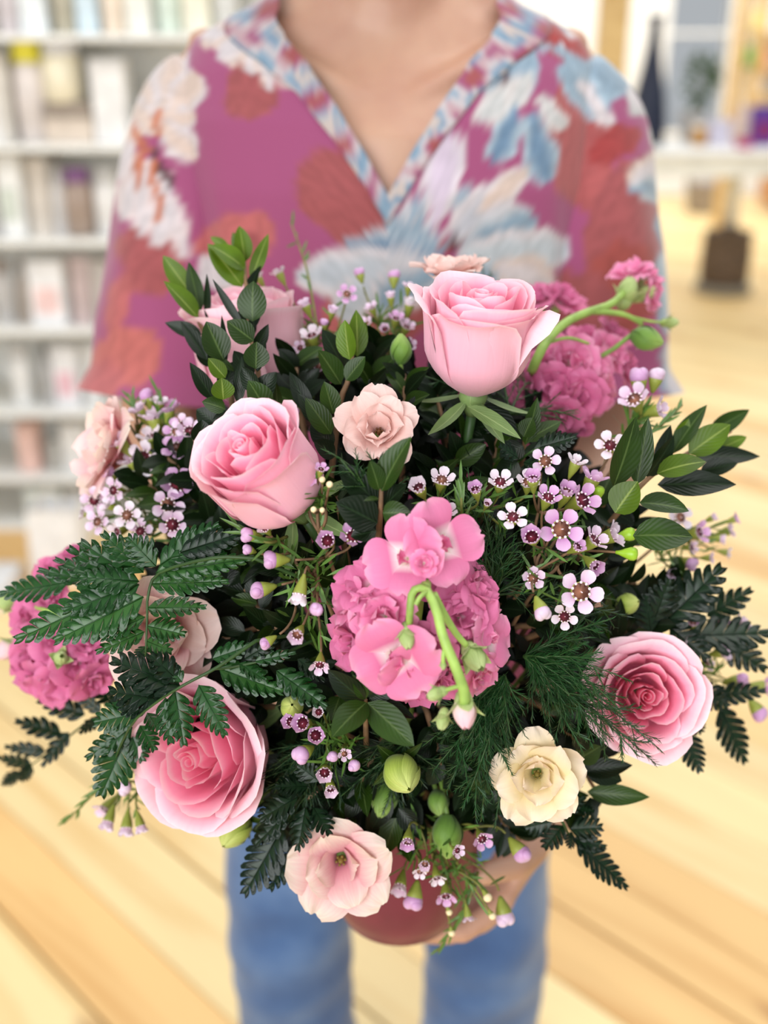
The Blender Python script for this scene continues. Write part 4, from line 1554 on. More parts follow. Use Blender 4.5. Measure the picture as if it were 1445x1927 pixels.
def leaf_frame(loc, d, nrm):
    """+Y along d, +Z as near nrm as possible"""
    y = unit(d)
    z = np.asarray(nrm, float)
    z = unit(z - y * (z @ y))
    x = np.cross(y, z)
    M = np.eye(4)
    M[:3, 0], M[:3, 1], M[:3, 2], M[:3, 3] = x, y, z, loc
    return M


def lis_bud(label, at, axis, size, mat, seed, sep=True):
    """closed bud with twisted overlapping petals"""
    axis = unit(axis)
    base = np.asarray(at) - axis * size * 0.5
    t = thing('flower_bud', label, 'bud', base)
    L0 = wpart(t, frame(base, axis))
    for i in range(5):
        u = np.linspace(-1, 1, 9)[None]
        v = np.linspace(0, 1, 12)[:, None]
        r = size * 0.34 * np.sin(np.pi * np.clip(v * 0.895 + 0.09, 0, 1)) ** 0.8 * (1 + 0.10 * u) + 0.0002
        a = i * 1.2566 + u * 0.85 + v * 1.3
        z = v * size * (1 - 0.08 * u ** 2)
        mb = MB()
        mb.grid(np.stack([r * np.cos(a), r * np.sin(a), z + 0 * u], -1))
        mb.build('petal', mat, t, L0)
    if sep:
        for i in range(4):
            g = leaf_grid(size * 0.7, size * 0.24, fold=0.3, bend=0.8, nv=8)
            a = i * 1.57 + seed
            d = np.array([math.cos(a) * 0.8, math.sin(a) * 0.8, 0.6])
            mb = MB()
            mb.grid(g)
            mb.build('sepal', MAT['leaf'], t, L0 @ leaf_frame((0, 0, -0.001), d, (-math.cos(a), -math.sin(a), 1)))
    pth = stem_path(base, axis, k=0.04)
    mb = MB()
    mb.tube(pth - np.array(t.location), np.linspace(0.0022, 0.0014, len(pth)), 6)
    mb.build('stem', MAT['stem'], t)
    return t


# ------------------------------------------------------------------ stock
def floret(t, M, S, mat, seed, kind=0):
    """double stock floret: part 'floret' (its calyx) with petals as sub-parts"""
    mb = MB()
    mb.lathe([(S * 0.05, -S * 0.34), (S * 0.09, -S * 0.25), (S * 0.10, -S * 0.08), (S * 0.06, 0.0)], 8)
    f = mb.build('floret', MAT['stock_sepal'], t, M)
    I = np.eye(4)
    sp = [(4, 0.0, dict(L=S * 0.60, W=S * 0.66, phi0=0.75, phi1=1.70, cup=-0.02, ruffle=S * 0.035, freq=5, notch=0.10, r0=S * 0.02, nu=9, nv=9)),
          (4, 0.8, dict(L=S * 0.46, W=S * 0.52, phi0=0.45, phi1=1.15, cup=0.05, ruffle=S * 0.04, freq=5, r0=S * 0.015, nu=9, nv=8))]
    if kind == 2:      # single: four broad flat petals around a small twisted heart
        sp = [(4, 0.0, dict(L=S * 0.62, W=S * 0.74, phi0=0.9, phi1=1.62, cup=-0.02, ruffle=S * 0.03, freq=4, notch=0.08, r0=S * 0.03, nu=11, nv=11)),
              (3, 0.8, dict(L=S * 0.24, W=S * 0.24, phi0=0.2, phi1=0.7, cup=0.3, ruffle=S * 0.03, freq=4, r0=S * 0.01, nu=7, nv=6))]
    if kind == 1:      # full double
        sp.append((3, 0.4, dict(L=S * 0.34, W=S * 0.36, phi0=0.2, phi1=0.8, cup=0.25, ruffle=S * 0.05, freq=5, r0=S * 0.01, nu=8, nv=7)))
    whorl(f, I, sp, mat, seed=seed, jit=0.22)
    return f


# ------------------------------------------------------------------ waxflower
WAXM = {}


def wax_meshes():
    S = 1.0
    for key, disc in (('maroon', 'wax_disc'), ('tan', 'wax_disc_tan')):
        mb = MB()
        mb.lathe([(0.05, -0.62), (0.09, -0.5), (0.17, -0.25), (0.21, -0.05), (0.215, 0.02), (0.19, 0.03)], 14, mi=0, cap=False)
        mb.lathe([(0.012, 0.012), (0.08, 0.014), (0.17, 0.024), (0.196, 0.03)], 14, mi=1, cap=True)
        mb.tube([(0, 0, -0.02), (0.01, 0, 0.06), (0.03, 0.01, 0.12)], 0.012, 5, mi=2)
        for k in range(10):
            a = k * 0.628
            mb.ball((math.cos(a) * 0.195, math.sin(a) * 0.195, 0.055), (0.035, 0.035, 0.03), 6, 4, mi=2)
            a += 0.314
            mb.ball((math.cos(a) * 0.17, math.sin(a) * 0.17, 0.06), 0.016, 5, 3, mi=3)
        WAXM[key] = mb.mesh('blossom', [MAT['wax_cup'], MAT[disc], MAT['wax_ring'], MAT['wax_dark']])
    for j, ph in enumerate((1.45, 1.0, 0.55)):
        for mk in ('wax', 'wax_lilac', 'wax_pale'):
            mb = MB()
            mb.grid(open_petal(0.34, 0.34, ph - 0.25, ph, cup=0.14, ruffle=0.008, seed=j, nu=7, nv=7, r0=0.17, narrow=0.42, freq=3))
            WAXM['petal', mk, j] = mb.mesh('petal', MAT[mk])
    for mk in ('wax', 'wax_lilac'):
        mb = MB()
        mb.lathe([(0.05, -0.55), (0.10, -0.46), (0.22, -0.2), (0.27, -0.02), (0.24, 0.03)], 12, mi=0)
        mb.ball((0, 0, 0.12), (0.30, 0.30, 0.26), 14, 9, mi=1)
        mb.ball((0.14, 0.0, 0.2), (0.18, 0.24, 0.2), 10, 7, mi=1)
        mb.ball((-0.1, 0.12, 0.2), (0.2, 0.18, 0.2), 10, 7, mi=1)
        WAXM['bud', mk] = mb.mesh('bud', [MAT['wax_cup'], MAT[mk]])
    mb = MB()
    mb.lathe([(0.1, -0.9), (0.14, -0.7), (0.3, -0.3), (0.42, 0.0), (0.42, 0.25), (0.3, 0.42), (0.08, 0.46)], 12)
    WAXM['lime'] = mb.mesh('bud', [MAT['lime_ball']])
    mb = MB()
    mb.lathe([(0.1, -0.8), (0.16, -0.6), (0.28, -0.3), (0.3, -0.1)], 10, mi=0)
    mb.ball((0, 0, 0.05), (0.42, 0.42, 0.4), 12, 8, mi=1)
    WAXM['cream'] = mb.mesh('bud', [MAT['wax_cup'], MAT['cream_bud']])


wax_meshes()


def wax_sprig(label, hub, blossoms, seed, needles=40, root=None, group=None, face=0.8, dd=0.0, dark='stem_olive', hubd=None):
    """blossoms: (px, py, diameter px, kind, facing) ; kind f open / s half open / b bud / l lime bud / c cream bud"""
    r_ = np.random.default_rng(seed)
    hd = dome(*hub) + 0.035 + dd if hubd is None else hubd
    H = P(hub[0], hub[1], hd)
    t = thing('waxflower_sprig', label, 'flower', H, group)
    tl = np.array(t.location)
    stems = MB()
    ends = []
    for n, q in enumerate(blossoms):
        px, py, s = q[0], q[1], q[2]
        kind = q[3] if len(q) > 3 else 'f'
        d = dome(px, py) + dd + r_.uniform(-0.006, 0.010)
        at = P(px, py, d)
        size = s / F_PX * d
        out_ = unit(at - H) if np.linalg.norm(at - H) > 1e-3 else CV(0, 0, 1)
        if len(q) > 4:
            ax = CV(*q[4])
        else:
            fz = face if kind == 'f' else (0.35 if kind == 's' else 0.25)
            jx, jy = r_.normal(size=2) * 0.28
            ax = unit(CV(jx, jy + 0.05, 1.0) * fz + out_ * (1 - fz) * 1.1)
        spin = r_.uniform(0, 6.28)
        if kind in 'fs':
            mk = q[5] if len(q) > 5 else ['wax', 'wax', 'wax_lilac', 'wax_pale'][r_.integers(0, 4)]
            dk = 'tan' if r_.random() < 0.25 or s > 70 else 'maroon'
            sc = size / (0.96 if kind == 'f' else 0.78)
            M = frame(at, ax, r_.normal(size=3), sc)
            bl_ = link('blossom', WAXM[dk], t, wpart(t, M))
            j = 0 if kind == 'f' else (1 if r_.random() < 0.6 else 2)
            for i in range(5):
                link('petal', WAXM['petal', mk, j], bl_, rotz(spin + i * 1.2566 + r_.uniform(-0.08, 0.08)))
            foot = at - ax * sc * 0.6
        else:
            key = ('bud', 'wax_lilac' if r_.random() < 0.6 else 'wax') if kind == 'b' else ('lime' if kind == 'l' else 'cream')
            sc = size / (0.62 if kind == 'b' else 0.85)
            M = frame(at, ax, r_.normal(size=3), sc)
            link('bud', WAXM[key], t, wpart(t, M))
            foot = at - ax * sc * 0.72
        ends.append((foot, ax))
    # branching: pair neighbouring ends to joints half way to the hub
    joints = []
    for (f, ax) in ends:
        best = None
        for j in joints:
            if np.linalg.norm(j - f) < 0.024:
                best = j
        if best is None:
            best = H * 0.45 + f * 0.55 - CV(0, 0, 1) * 0.006
            joints.append(best)
            stems.tube(bez(H, (H + best) / 2 + r_.normal(size=3) * 0.004, best, 7) - tl, np.linspace(0.0010, 0.0008, 7), 5)
        stems.tube(bez(best, f - ax * 0.008, f, 7) - tl, np.linspace(0.0007, 0.0006, 7), 5)
    stems.build('stem', MAT[dark], t)
    # the narrow leaves are too small to pick apart one by one
    nl = MB()
    for k in range(needles):
        j = joints[r_.integers(0, len(joints))]
        f, ax = ends[r_.integers(0, len(ends))]
        if np.linalg.norm(f - j) > 0.05:
            f = j * 0.5 + H * 0.5
        p = j + (f - j) * r_.uniform(-0.4, 0.8)
        d = unit(unit(f - j) * 0.9 + r_.normal(size=3) * 0.55)
        L = r_.uniform(0.009, 0.017)
        Mx = leaf_frame(p - tl, d, r_.normal(size=3) + CV(0, 0, 1) * 1.5)
        w = 0.0008
        nl.add(tf(Mx, [(0, 0, 0), (w, L * 0.35, 0.0006), (w * 0.8, L * 0.8, 0.001), (0, L, 0.0014), (-w * 0.8, L * 0.8, 0.001), (-w, L * 0.35, 0.0006)]), [(0, 1, 5), (1, 2, 4, 5), (2, 3, 4)])
    o = nl.build('needle_leaves', MAT['needle'], t)
    o['kind'] = 'stuff'
    # main stem down to the bowl
    pth = stem_path(H, unit(H - MOUTH), k=0.02)
    mb = MB()
    mb.tube(pth - tl, np.linspace(0.0015, 0.0010, len(pth)), 6)
    mb.build('main_stem', MAT['stem_wood'], t)
    return t


# ------------------------------------------------------------------ leafy branches
def branch(label, stem_px, leaves, seed, name='leafy_branch', dd=0.0, group=None, mat0='leaf', stem='stem_wood', to_bowl=True):
    """stem_px: (px,py,depth offset); leaves: base px, tip px, width px, material key, tip depth offset, base depth offset"""
    r_ = np.random.default_rng(seed)
    pts = [P(x, y, dome(x, y) + dd + z) for (x, y, z) in stem_px]
    t = thing(name, label, 'foliage', pts[0], group)
    tl = np.array(t.location)
    if to_bowl:
        sp = stem_path(pts[0], unit(pts[1] - pts[0]), n=10, k=0.05)
        full = np.vstack([sp[:-1], spline(pts, 16)])
    else:
        full = spline(pts, 16)
    mb = MB()
    mb.tube(full - tl, np.linspace(0.0022, 0.0009, len(full)), 6)
    mb.build('stem', MAT[stem], t)
    for n, q in enumerate(leaves):
        (bx, by, tx, ty, w) = q[:5]
        mk = q[5] if len(q) > 5 and q[5] else mat0
        td = q[6] if len(q) > 6 else r_.uniform(-0.008, 0.004)
        bd = q[7] if len(q) > 7 else 0.0
        d0 = dome(bx, by) + dd + bd
        d1 = dome(bx, by) + dd + bd + td
        a, b_ = P(bx, by, d0), P(tx, ty, d1)
        L = np.linalg.norm(b_ - a)
        W = w / F_PX * d0
        nrm = CV(r_.normal() * 0.35, 0.35 + r_.normal() * 0.2, 1.0)
        bend = r_.uniform(0.05, 0.5)
        g = leaf_grid(L * (1 + bend * bend / 20), W * 1.12, fold=r_.uniform(0.12, 0.4), bend=bend, nv=10, nu=5, round_=0.5 if W > L * 0.42 else 0.0)
        mb = MB()
        # aim the chord of the bent leaf at the tip
        Ml = leaf_frame(a - tl, b_ - a, nrm)
        c, s = math.cos(bend / 2), math.sin(bend / 2)
        Rx = np.eye(4)
        Rx[1, 1], Rx[1, 2], Rx[2, 1], Rx[2, 2] = c, -s, s, c
        mb.grid(tf(Ml @ Rx, g.reshape(-1, 3)).reshape(g.shape))
        mb.build('leaf', MAT[mk], t)
    return t


# ------------------------------------------------------------------ fern
def fern_leaflet_mesh(n, asp, seed, lob=1.0):
    """unit-long serrated, lobed leaflet along +Y (width asp)"""
    r_ = np.random.default_rng(seed)
    mb = MB()
    n_ = n
    # raised midrib strip
    ys = np.linspace(0, 1, n_ + 1)
    for s in (-1, 1):
        for i in range(n_):
            y0, y1 = ys[i], ys[i + 1]
            v = (y0 + y1) / 2
            env = float(np.interp(v, [0, 0.08, 0.24, 0.5, 0.8, 1], [0.40, 0.82, 1.0, 0.84, 0.46, 0.10]))
            w = asp / 2 * env * r_.uniform(0.92, 1.05)
            fw = (y1 - y0)
            lean = w * 0.68
            tip = (s * w, v + lean, 0.0)
            dz = r_.uniform(-0.01, 0.02) * 1.0
            cen = 0.016
            wi = w * (1 - 0.62 * lob)          # depth of the cut between lobes
            li = wi * 0.75
            p = [(0, y0, 0), (0, y1, 0), (s * wi, y1 + li - fw * 0.04, 0.02), (s * w * 0.72, v + lean * 0.72 + fw * 0.52, 0.016 + dz), (s * w * 0.86, v + lean * 0.86 + fw * 0.5, 0.01 + dz),
                 (s * w * 0.93, v + lean + fw * 0.30, 0.004 + dz), (s * w * 1.02, v + lean + fw * 0.16, dz), (s * w * 0.99, v + lean - fw * 0.06, dz), (s * w * 0.93, v + lean * 0.9 - fw * 0.22, 0.004 + dz),
                 (s * w * 0.70, v + lean * 0.7 - fw * 0.40, 0.012 + dz), (s * wi, y0 + li + fw * 0.02, 0.018), (s * w * 0.5, v + lean * 0.5, 0.036)]
            uv = [(0.5, v)] * 2 + [(0.5 + s * 0.3, v)] * 9 + [(0.52, v)]
            ring = [0, 1, 2, 3, 4, 5, 6, 7, 8, 9, 10]
            f = []
            for k in range(11):
                a, b_ = ring[k], ring[(k + 1) % 11]
                f.append((11, a, b_) if s < 0 else (11, b_, a))
            mb.add(p, f, uv)
    mb.tube([(0, 0, 0.002), (0, 0.5, 0.004), (0, 0.97, 0.002)], [0.012, 0.008, 0.003], 4)
    return mb


FERNM = {}


def fern(label, rachis_px, leaflets, seed, mat='fern', dd=0.0, name='fern_frond', to_bowl=True):
    """leaflets: base px, tip px, width px, lobes, material, tip depth, base depth"""
    r_ = np.random.default_rng(seed)
    pts = [P(x, y, dome(x, y) + dd + z) for (x, y, z) in rachis_px]
    t = thing(name, label, 'fern', pts[0])
    tl = np.array(t.location)
    if to_bowl:
        sp = stem_path(pts[0], unit(pts[1] - pts[0]), n=10, k=0.05)
        full = np.vstack([sp[:-1], spline(pts, 16)])
    else:
        full = spline(pts, 16)
    mb = MB()
    mb.tube(full - tl, np.linspace(0.0013, 0.0005, len(full)), 6)
    mb.build('rachis', MAT['stem_dark'], t)
    for q in leaflets:
        bx, by, tx, ty, w, n = q[:6]
        mk = q[6] if len(q) > 6 and q[6] else mat
        td = q[7] if len(q) > 7 else r_.uniform(-0.010, 0.002)
        bd = q[8] if len(q) > 8 else 0.0
        d0 = dome(bx, by) + dd + bd
        a, b_ = P(bx, by, d0), P(tx, ty, d0 + td)
        L = np.linalg.norm(b_ - a)
        W = w / F_PX * d0
        asp = round(W / L * 1.16, 1)
        lob = 0.58 if n >= 9 else (0.44 if n >= 7 else 0.30)
        n = max(5, int(round(n * 0.85)))
        key = (n, asp, mk, lob)
        if key not in FERNM:
            FERNM[key] = fern_leaflet_mesh(n, max(asp, 0.2), len(FERNM), lob).mesh('leaflet', MAT[mk])
        nrm = CV(r_.normal() * 0.3, 0.4 + r_.normal() * 0.25, 1.0)
        M = leaf_frame(a - tl, b_ - a, nrm)
        M[:3, :3] *= L
        link('leaflet', FERNM[key], t, M)
    return t


# ------------------------------------------------------------------ feathery fern
def plume(label, root, tips, seed, mat='plume', dd=0.0, nl=0.0088, dens=96, side=True, tipd=None, rootd=0.01):
    r_ = np.random.default_rng(seed)
    R0 = P(root[0], root[1], dome(*root) + dd + rootd)
    t = thing('feathery_fern', label, 'fern', R0)
    tl = np.array(t.location)
    st, nd = MB(), MB()
    VV, FF = [], []

    def spikes(path, n, length, thick=0.0002):
        m = len(path) - 1
        for k in range(n):
            x = (k + r_.random()) / n * m
            i = min(int(x), m - 1)
            p = path[i] + (path[i + 1] - path[i]) * (x - i)
            tg = unit(path[i + 1] - path[i])
            rnd = r_.normal(size=3)
            rnd = unit(rnd - tg * (rnd @ tg))
            f = 1 - 0.55 * (x / m) ** 2
            d = unit(tg * r_.uniform(0.75, 1.25) + rnd * 0.75)
            L = length * f * r_.uniform(0.7, 1.15)
            e = unit(np.cross(d, rnd + 0.01))
            g = np.cross(d, e)
            b0 = len(VV)
            mid = p + d * L * 0.5
            VV.extend([p + e * thick, p - e * thick, mid + g * thick * 1.1 + e * thick, mid - e * thick + g * thick * 0.2, p + d * L])
            FF.extend([(b0, b0 + 1, b0 + 3, b0 + 2), (b0 + 2, b0 + 3, b0 + 4)])

    for (tx, ty, *rest) in tips:
        dz = rest[0] if rest else r_.uniform(-0.012, 0.006)
        T = P(tx, ty, dome(tx, ty) + dd + dz)
        mid = (R0 + T) / 2 + UP * r_.uniform(0.0, 0.010) - FWD * r_.uniform(0, 0.010) + RIGHT * r_.normal() * 0.004
        path = bez(R0, mid, T, 14)
        st.tube(path - tl, np.linspace(0.0007, 0.0003, 14), 4)
        L = np.linalg.norm(T - R0)
        spikes(path - tl, int(dens * L / 0.05), nl)
        if side:
            for k in range(int(L / 0.009)):
                f = (k + 1.5) / (L / 0.009 + 2)
                i = min(int(f * 13), 12)
                p = path[i]
                tg = unit(path[i + 1] - path[i])
                sd = unit(np.cross(tg, FWD)) * (1 if k % 2 else -1)
                d = unit(tg * 0.9 + sd * 0.65 + r_.normal(size=3) * 0.12)
                l2 = min(0.024, 0.45 * L * (1 - f) + 0.004)
                tw = bez(p, p + d * l2 * 0.5, p + d * l2 - UP * l2 * 0.1, 6)
                st.tube(tw - tl, np.linspace(0.00035, 0.0002, 6), 3, cap=False)
                spikes(tw - tl, int(dens * 0.75 * l2 / 0.05) + 4, nl * 0.75)
    st.build('stem', MAT['stem_dark'], t)
    nd.v = [tuple(v) for v in VV]
    nd.f = FF
    nd.uv = [(0.5, 0.5)] * len(VV)
    nd.mi = [0] * len(FF)
    o = nd.build('needles', MAT[mat], t)
    o['kind'] = 'stuff'
    return t
# ================================================================== the arrangement
# ------------------------------------------------------------------ roses
rose('rose', 'tall pale pink rose held upright, topmost and in full side view', P(900, 642, 0.545), CV(0.04, 0.84, 0.53), R=0.0250, H=0.061, openness=0.10, seed=3, spin=0.6, xh=CV(0, 0, 1),
     bulge=0.46, extra=[(4.75, dict(f=1.09, hh=1.0, hw=0.62, curl=0.006, lean=0.08, rnd=0.12)), (0.15, dict(f=1.05, hh=0.87, hw=1.5, curl=0.004, lean=0.0, rnd=0.0)), (1.35, dict(f=1.05, hh=0.87, hw=0.6, curl=0.011, lean=0.0, tip=0.08, rnd=0.2))])
rose('rose', 'pale pink rose tipped sideways with spiral heart above the fern', P(500, 892, 0.515), CV(-0.42, 0.55, 0.72), R=0.0245, H=0.058, openness=0.10, seed=8, spin=2.2, xh=CV(0, 0, 1))
rose('rose', 'pale pink rose standing half hidden behind the light green leaves', P(466, 660, 0.640), CV(-0.10, 0.92, 0.38), R=0.029, H=0.072, openness=0.08, seed=5, spin=1.2, mats=('rose_mid', 'rose_pale', 'rose_pale'))
rose('rose', 'wide open pink rose under the drooping fern, facing the viewer', P(398, 1415, 0.580), CV(-0.40, -0.04, 0.92), R=0.0292, H=0.055, openness=0.58, seed=12, spin=0.3, petals_out=6, rnd=(0.3, 0.34),
     extra=[(0.4, dict(f=1.12, hh=0.92, hw=0.8, curl=0.006, lean=0.2))])
rose('rose', 'open pink rose partly veiled by feathery fern needles', P(1208, 1305, 0.590), CV(-0.06, 0.06, 0.98), R=0.0238, H=0.045, openness=0.64, seed=21, spin=1.9, petals_out=5, rnd=(0.3, 0.3))

# ------------------------------------------------------------------ lisianthus
S = 0.031
lisianthus('blush ruffled lisianthus with dark throat between the two upper roses', P(712, 806, 0.530), CV(-0.06, 0.30, 0.95), 0.027, MAT['lis_blush'], 31, throat=(96, 62, 30))
lisianthus('blush and white lisianthus hanging lowest over the red bowl', P(640, 1628, 0.580), CV(-0.03, -0.10, 0.99), 0.039, MAT['lis_pink'], 37,
           specs=[(5, 0.2, dict(L=0.039, W=0.034, phi0=0.25, phi1=1.5, cup=0.03, ruffle=0.0016, freq=4)), (4, 0.75, dict(L=0.031, W=0.027, phi0=0.2, phi1=1.15, cup=0.10, ruffle=0.0012, freq=4)), (2, 0.4, dict(L=0.022, W=0.02, phi0=0.1, phi1=0.8, cup=0.2, ruffle=0.001, freq=4))], throat=(120, 100, 40))
lisianthus('cream yellow lisianthus beside the feathery fern', P(1012, 1462, 0.550), CV(-0.06, -0.02, 1.0), 0.032, MAT['lis_cream'], 41, throat=(110, 96, 40))
lisianthus('pale pink lisianthus seen behind the glossy fern leaflets', P(302, 1192, 0.575), CV(0.02, -0.10, 1.0), 0.041, [MAT['lis_blush'], MAT['lis_pink']], 47, throat=(130, 40, 30))
lisianthus('deep pink and white lisianthus seen from the side below the sleeve cuff', P(186, 838, 0.635), CV(-0.80, 0.22, 0.50), 0.044, [MAT['lis_rose'], MAT['lis_pink'], MAT['lis_blush']], 53, hh=0.5)
lisianthus('blush lisianthus peeping out behind the tallest rose', P(850, 512, 0.620), CV(-0.05, 0.85, 0.35), 0.029, MAT['lis_blush'], 59)

# ------------------------------------------------------------------ buds
lis_bud('lime green twisted bud above the lowest lisianthus', P(757, 1458, 0.550), CV(0.25, -0.35, 0.9), 0.026, MAT['lime'], 1)
lis_bud('lime green bud poking out below the wide open rose', P(440, 1562, 0.600), CV(-0.35, -0.5, 0.8), 0.025, MAT['lime'], 2)
lis_bud('smooth green closed bud hanging over the bowl', P(842, 1575, 0.590), CV(0.0, -0.95, 0.3), 0.023, MAT['green_bud'], 3, sep=False)
lis_bud('small upright green bud beside the tallest rose', P(754, 656, 0.590), CV(0.0, 0.98, 0.2), 0.0165, MAT['green_bud'], 4, sep=False)
lis_bud('olive bud beside the wide open rose', P(549, 1330, 0.555), CV(0.1, 0.3, 0.95), 0.016, MAT['lime'], 5, sep=False)
lis_bud('pale green opening bud above the feathery fern by the side rose', P(1182, 1136, 0.595), CV(0.5, 0.2, 0.8), 0.016, MAT['lime'], 6)
lis_bud('dark green closed bud half hidden behind the lime bud', P(722, 1506, 0.590), CV(-0.2, -0.7, 0.6), 0.021, MAT['green_bud'], 7, sep=False)
lis_bud('small dull green bud beneath the feathery fern', P(825, 1512, 0.600), CV(0.1, -0.6, 0.7), 0.016, MAT['green_bud'], 8, sep=False)
lis_bud('pale green pointed bud behind the arching stock stem', P(1218, 638, 0.645), CV(0.8, -0.3, 0.4), 0.020, MAT['green_bud'], 9, sep=False)

# ------------------------------------------------------------------ stock
def stock(label, florets, stems, buds, dd, mats, seed, root):
    r_ = np.random.default_rng(seed)
    R0 = P(root[0], root[1], dome(*root) + dd + 0.05)
    t = thing('stock_stem', label, 'flower', R0)
    tl = np.array(t.location)
    for n, (px, py, s, ax, z, kind, *mk) in enumerate(florets):
        d = dome(px, py) + dd + z
        at = P(px, py, d)
        S_ = s / F_PX * d
        axis = CV(*ax)
        M = frame(at - axis * S_ * 0.15, axis, r_.normal(size=3))
        m = mats[mk[0]] if mk else mats[n % len(mats)]
        floret(t, wpart(t, M), S_, m, seed * 40 + n, kind)
    for pts, r0, r1 in stems:
        pth = spline([P(x, y, dome(x, y) + dd + z) for (x, y, z) in pts], 16)
        mb = MB()
        mb.tube(pth - tl, np.linspace(r0, r1, 16), 10)
        mb.build('stalk', MAT['stem_stock'], t)
    for (px, py, s, ax, z, mk) in buds:
        d = dome(px, py) + dd + z
        at = P(px, py, d)
        S_ = s / F_PX * d
        axis = CV(*ax)
        M = wpart(t, frame(at - axis * S_ * 0.5, axis, r_.normal(size=3)))
        mb = MB()
        mb.lathe([(S_ * 0.08, -S_ * 0.1), (S_ * 0.2, 0), (S_ * 0.26, S_ * 0.2), (S_ * 0.22, S_ * 0.45)], 10)
        b_ = mb.build('bud', MAT['stock_sepal'], t, M)
        for i in range(4):
            u = np.linspace(-1, 1, 7)[None]
            v = np.linspace(0, 1, 9)[:, None]
            r = S_ * 0.30 * np.sin(np.pi * np.clip(v * 0.84 + 0.1, 0, 1)) ** 0.7 * (1 + 0.07 * u)
            a = i * 1.57 + u * 0.9 + v * 0.5
            mb = MB()
            mb.grid(np.stack([r * np.cos(a), r * np.sin(a), S_ * (0.1 + 0.85 * v * (1 - 0.1 * u ** 2))], -1))
            mb.build('petal', MAT[mk], b_)
            g = leaf_grid(S_ * 0.75, S_ * 0.42, fold=0.4, bend=0.5, nv=7)
            aa = i * 1.57 + 0.8
            mb = MB()
            mb.grid(g)
            mb.build('sepal', MAT['stock_sepal'], b_, leaf_frame((math.cos(aa) * S_ * 0.14, math.sin(aa) * S_ * 0.14, 0), (math.cos(aa) * 0.35, math.sin(aa) * 0.35, 1), (-math.cos(aa), -math.sin(aa), 0.4)))
    pth = stem_path(R0, unit(R0 - MOUTH))
    mb = MB()
    mb.tube(pth - tl, np.linspace(0.003, 0.0028, len(pth)), 8)
    mb.build('stem', MAT['stem_stock'], t)
    return t


SK = [MAT['stock'], MAT['stock_deep']]
stock('bright pink stock bloom in the middle with a bent green stalk hanging down',
      [(762, 1050, 130, (-0.35, 0.12, 0.93), -0.010, 2, 0), (832, 1024, 140, (0.38, 0.22, 0.90), -0.010, 2, 0), (798, 1060, 52, (0.0, 0.1, 1), -0.022, 1, 0),
       (690, 1098, 120, (-0.4, 0.5, 0.75), 0.004, 0), (655, 1132, 90, (-0.8, 0.3, 0.5), 0.006, 0), (722, 1160, 130, (-0.25, 0.1, 0.95), -0.004, 1, 0), (660, 1210, 110, (-0.8, -0.2, 0.6), 0.006, 1, 1),
       (744, 1242, 150, (-0.15, -0.35, 0.9), -0.012, 2, 0), (775, 1262, 110, (0.2, -0.6, 0.8), -0.010, 2, 0), (800, 1228, 110, (0.1, -0.15, 1.0), -0.004, 1, 1), (872, 1160, 130, (0.35, 0.2, 0.9), 0.002, 1, 1), (900, 1110, 110, (0.7, 0.4, 0.55), 0.008, 1, 1),
       (925, 1200, 112, (0.75, 0.15, 0.6), 0.0, 2, 0), (905, 1268, 90, (0.55, -0.5, 0.65), 0.0, 1, 0), (838, 1108, 100, (0.1, 0.4, 0.9), 0.006, 1, 1), (790, 1290, 120, (0.05, -0.75, 0.6), 0.01, 1, 1),
       (850, 1270, 100, (0.3, -0.5, 0.8), 0.006, 1, 1), (745, 1110, 90, (0, 0.2, 1), 0.006, 1, 1)],
      [([(770, 1180, -0.014), (772, 1140, -0.020), (778, 1112, -0.018), (800, 1108, -0.020), (820, 1145, -0.026), (834, 1200, -0.030), (855, 1250, -0.034), (873, 1300, -0.036), (874, 1325, -0.036)], 0.0016, 0.0026),
       ([(815, 1118, -0.018), (835, 1155, -0.016), (858, 1192, -0.014), (878, 1215, -0.014)], 0.0020, 0.0014),
       ([(804, 1112, -0.022), (790, 1124, -0.026), (782, 1138, -0.026)], 0.0010, 0.0011), ([(838, 1210, -0.030), (834, 1232, -0.032), (834, 1250, -0.032)], 0.0008, 0.0010),
       ([(868, 1290, -0.036), (846, 1296, -0.036), (826, 1304, -0.036)], 0.0010, 0.0010), ([(800, 1108, -0.018), (800, 1090, 0.0), (790, 1080, 0.03)], 0.0026, 0.003)],
      [(766, 1200, 52, (0.1, -0.9, 0.4), -0.016, 'stock_sepal'), (893, 1238, 70, (0.35, -0.6, 0.7), -0.014, 'stock_sepal'), (874, 1340, 72, (0.05, -0.92, 0.4), -0.036, 'stock_bud'),
       (820, 1306, 42, (-0.9, -0.3, 0.3), -0.036, 'stock_sepal'), (833, 1356, 42, (-0.2, -0.9, 0.4), -0.030, 'stock_sepal'), (834, 1252, 20, (0, -1, 0.1), -0.032, 'stock_sepal')],
      0.0, SK, 61, (790, 1110))
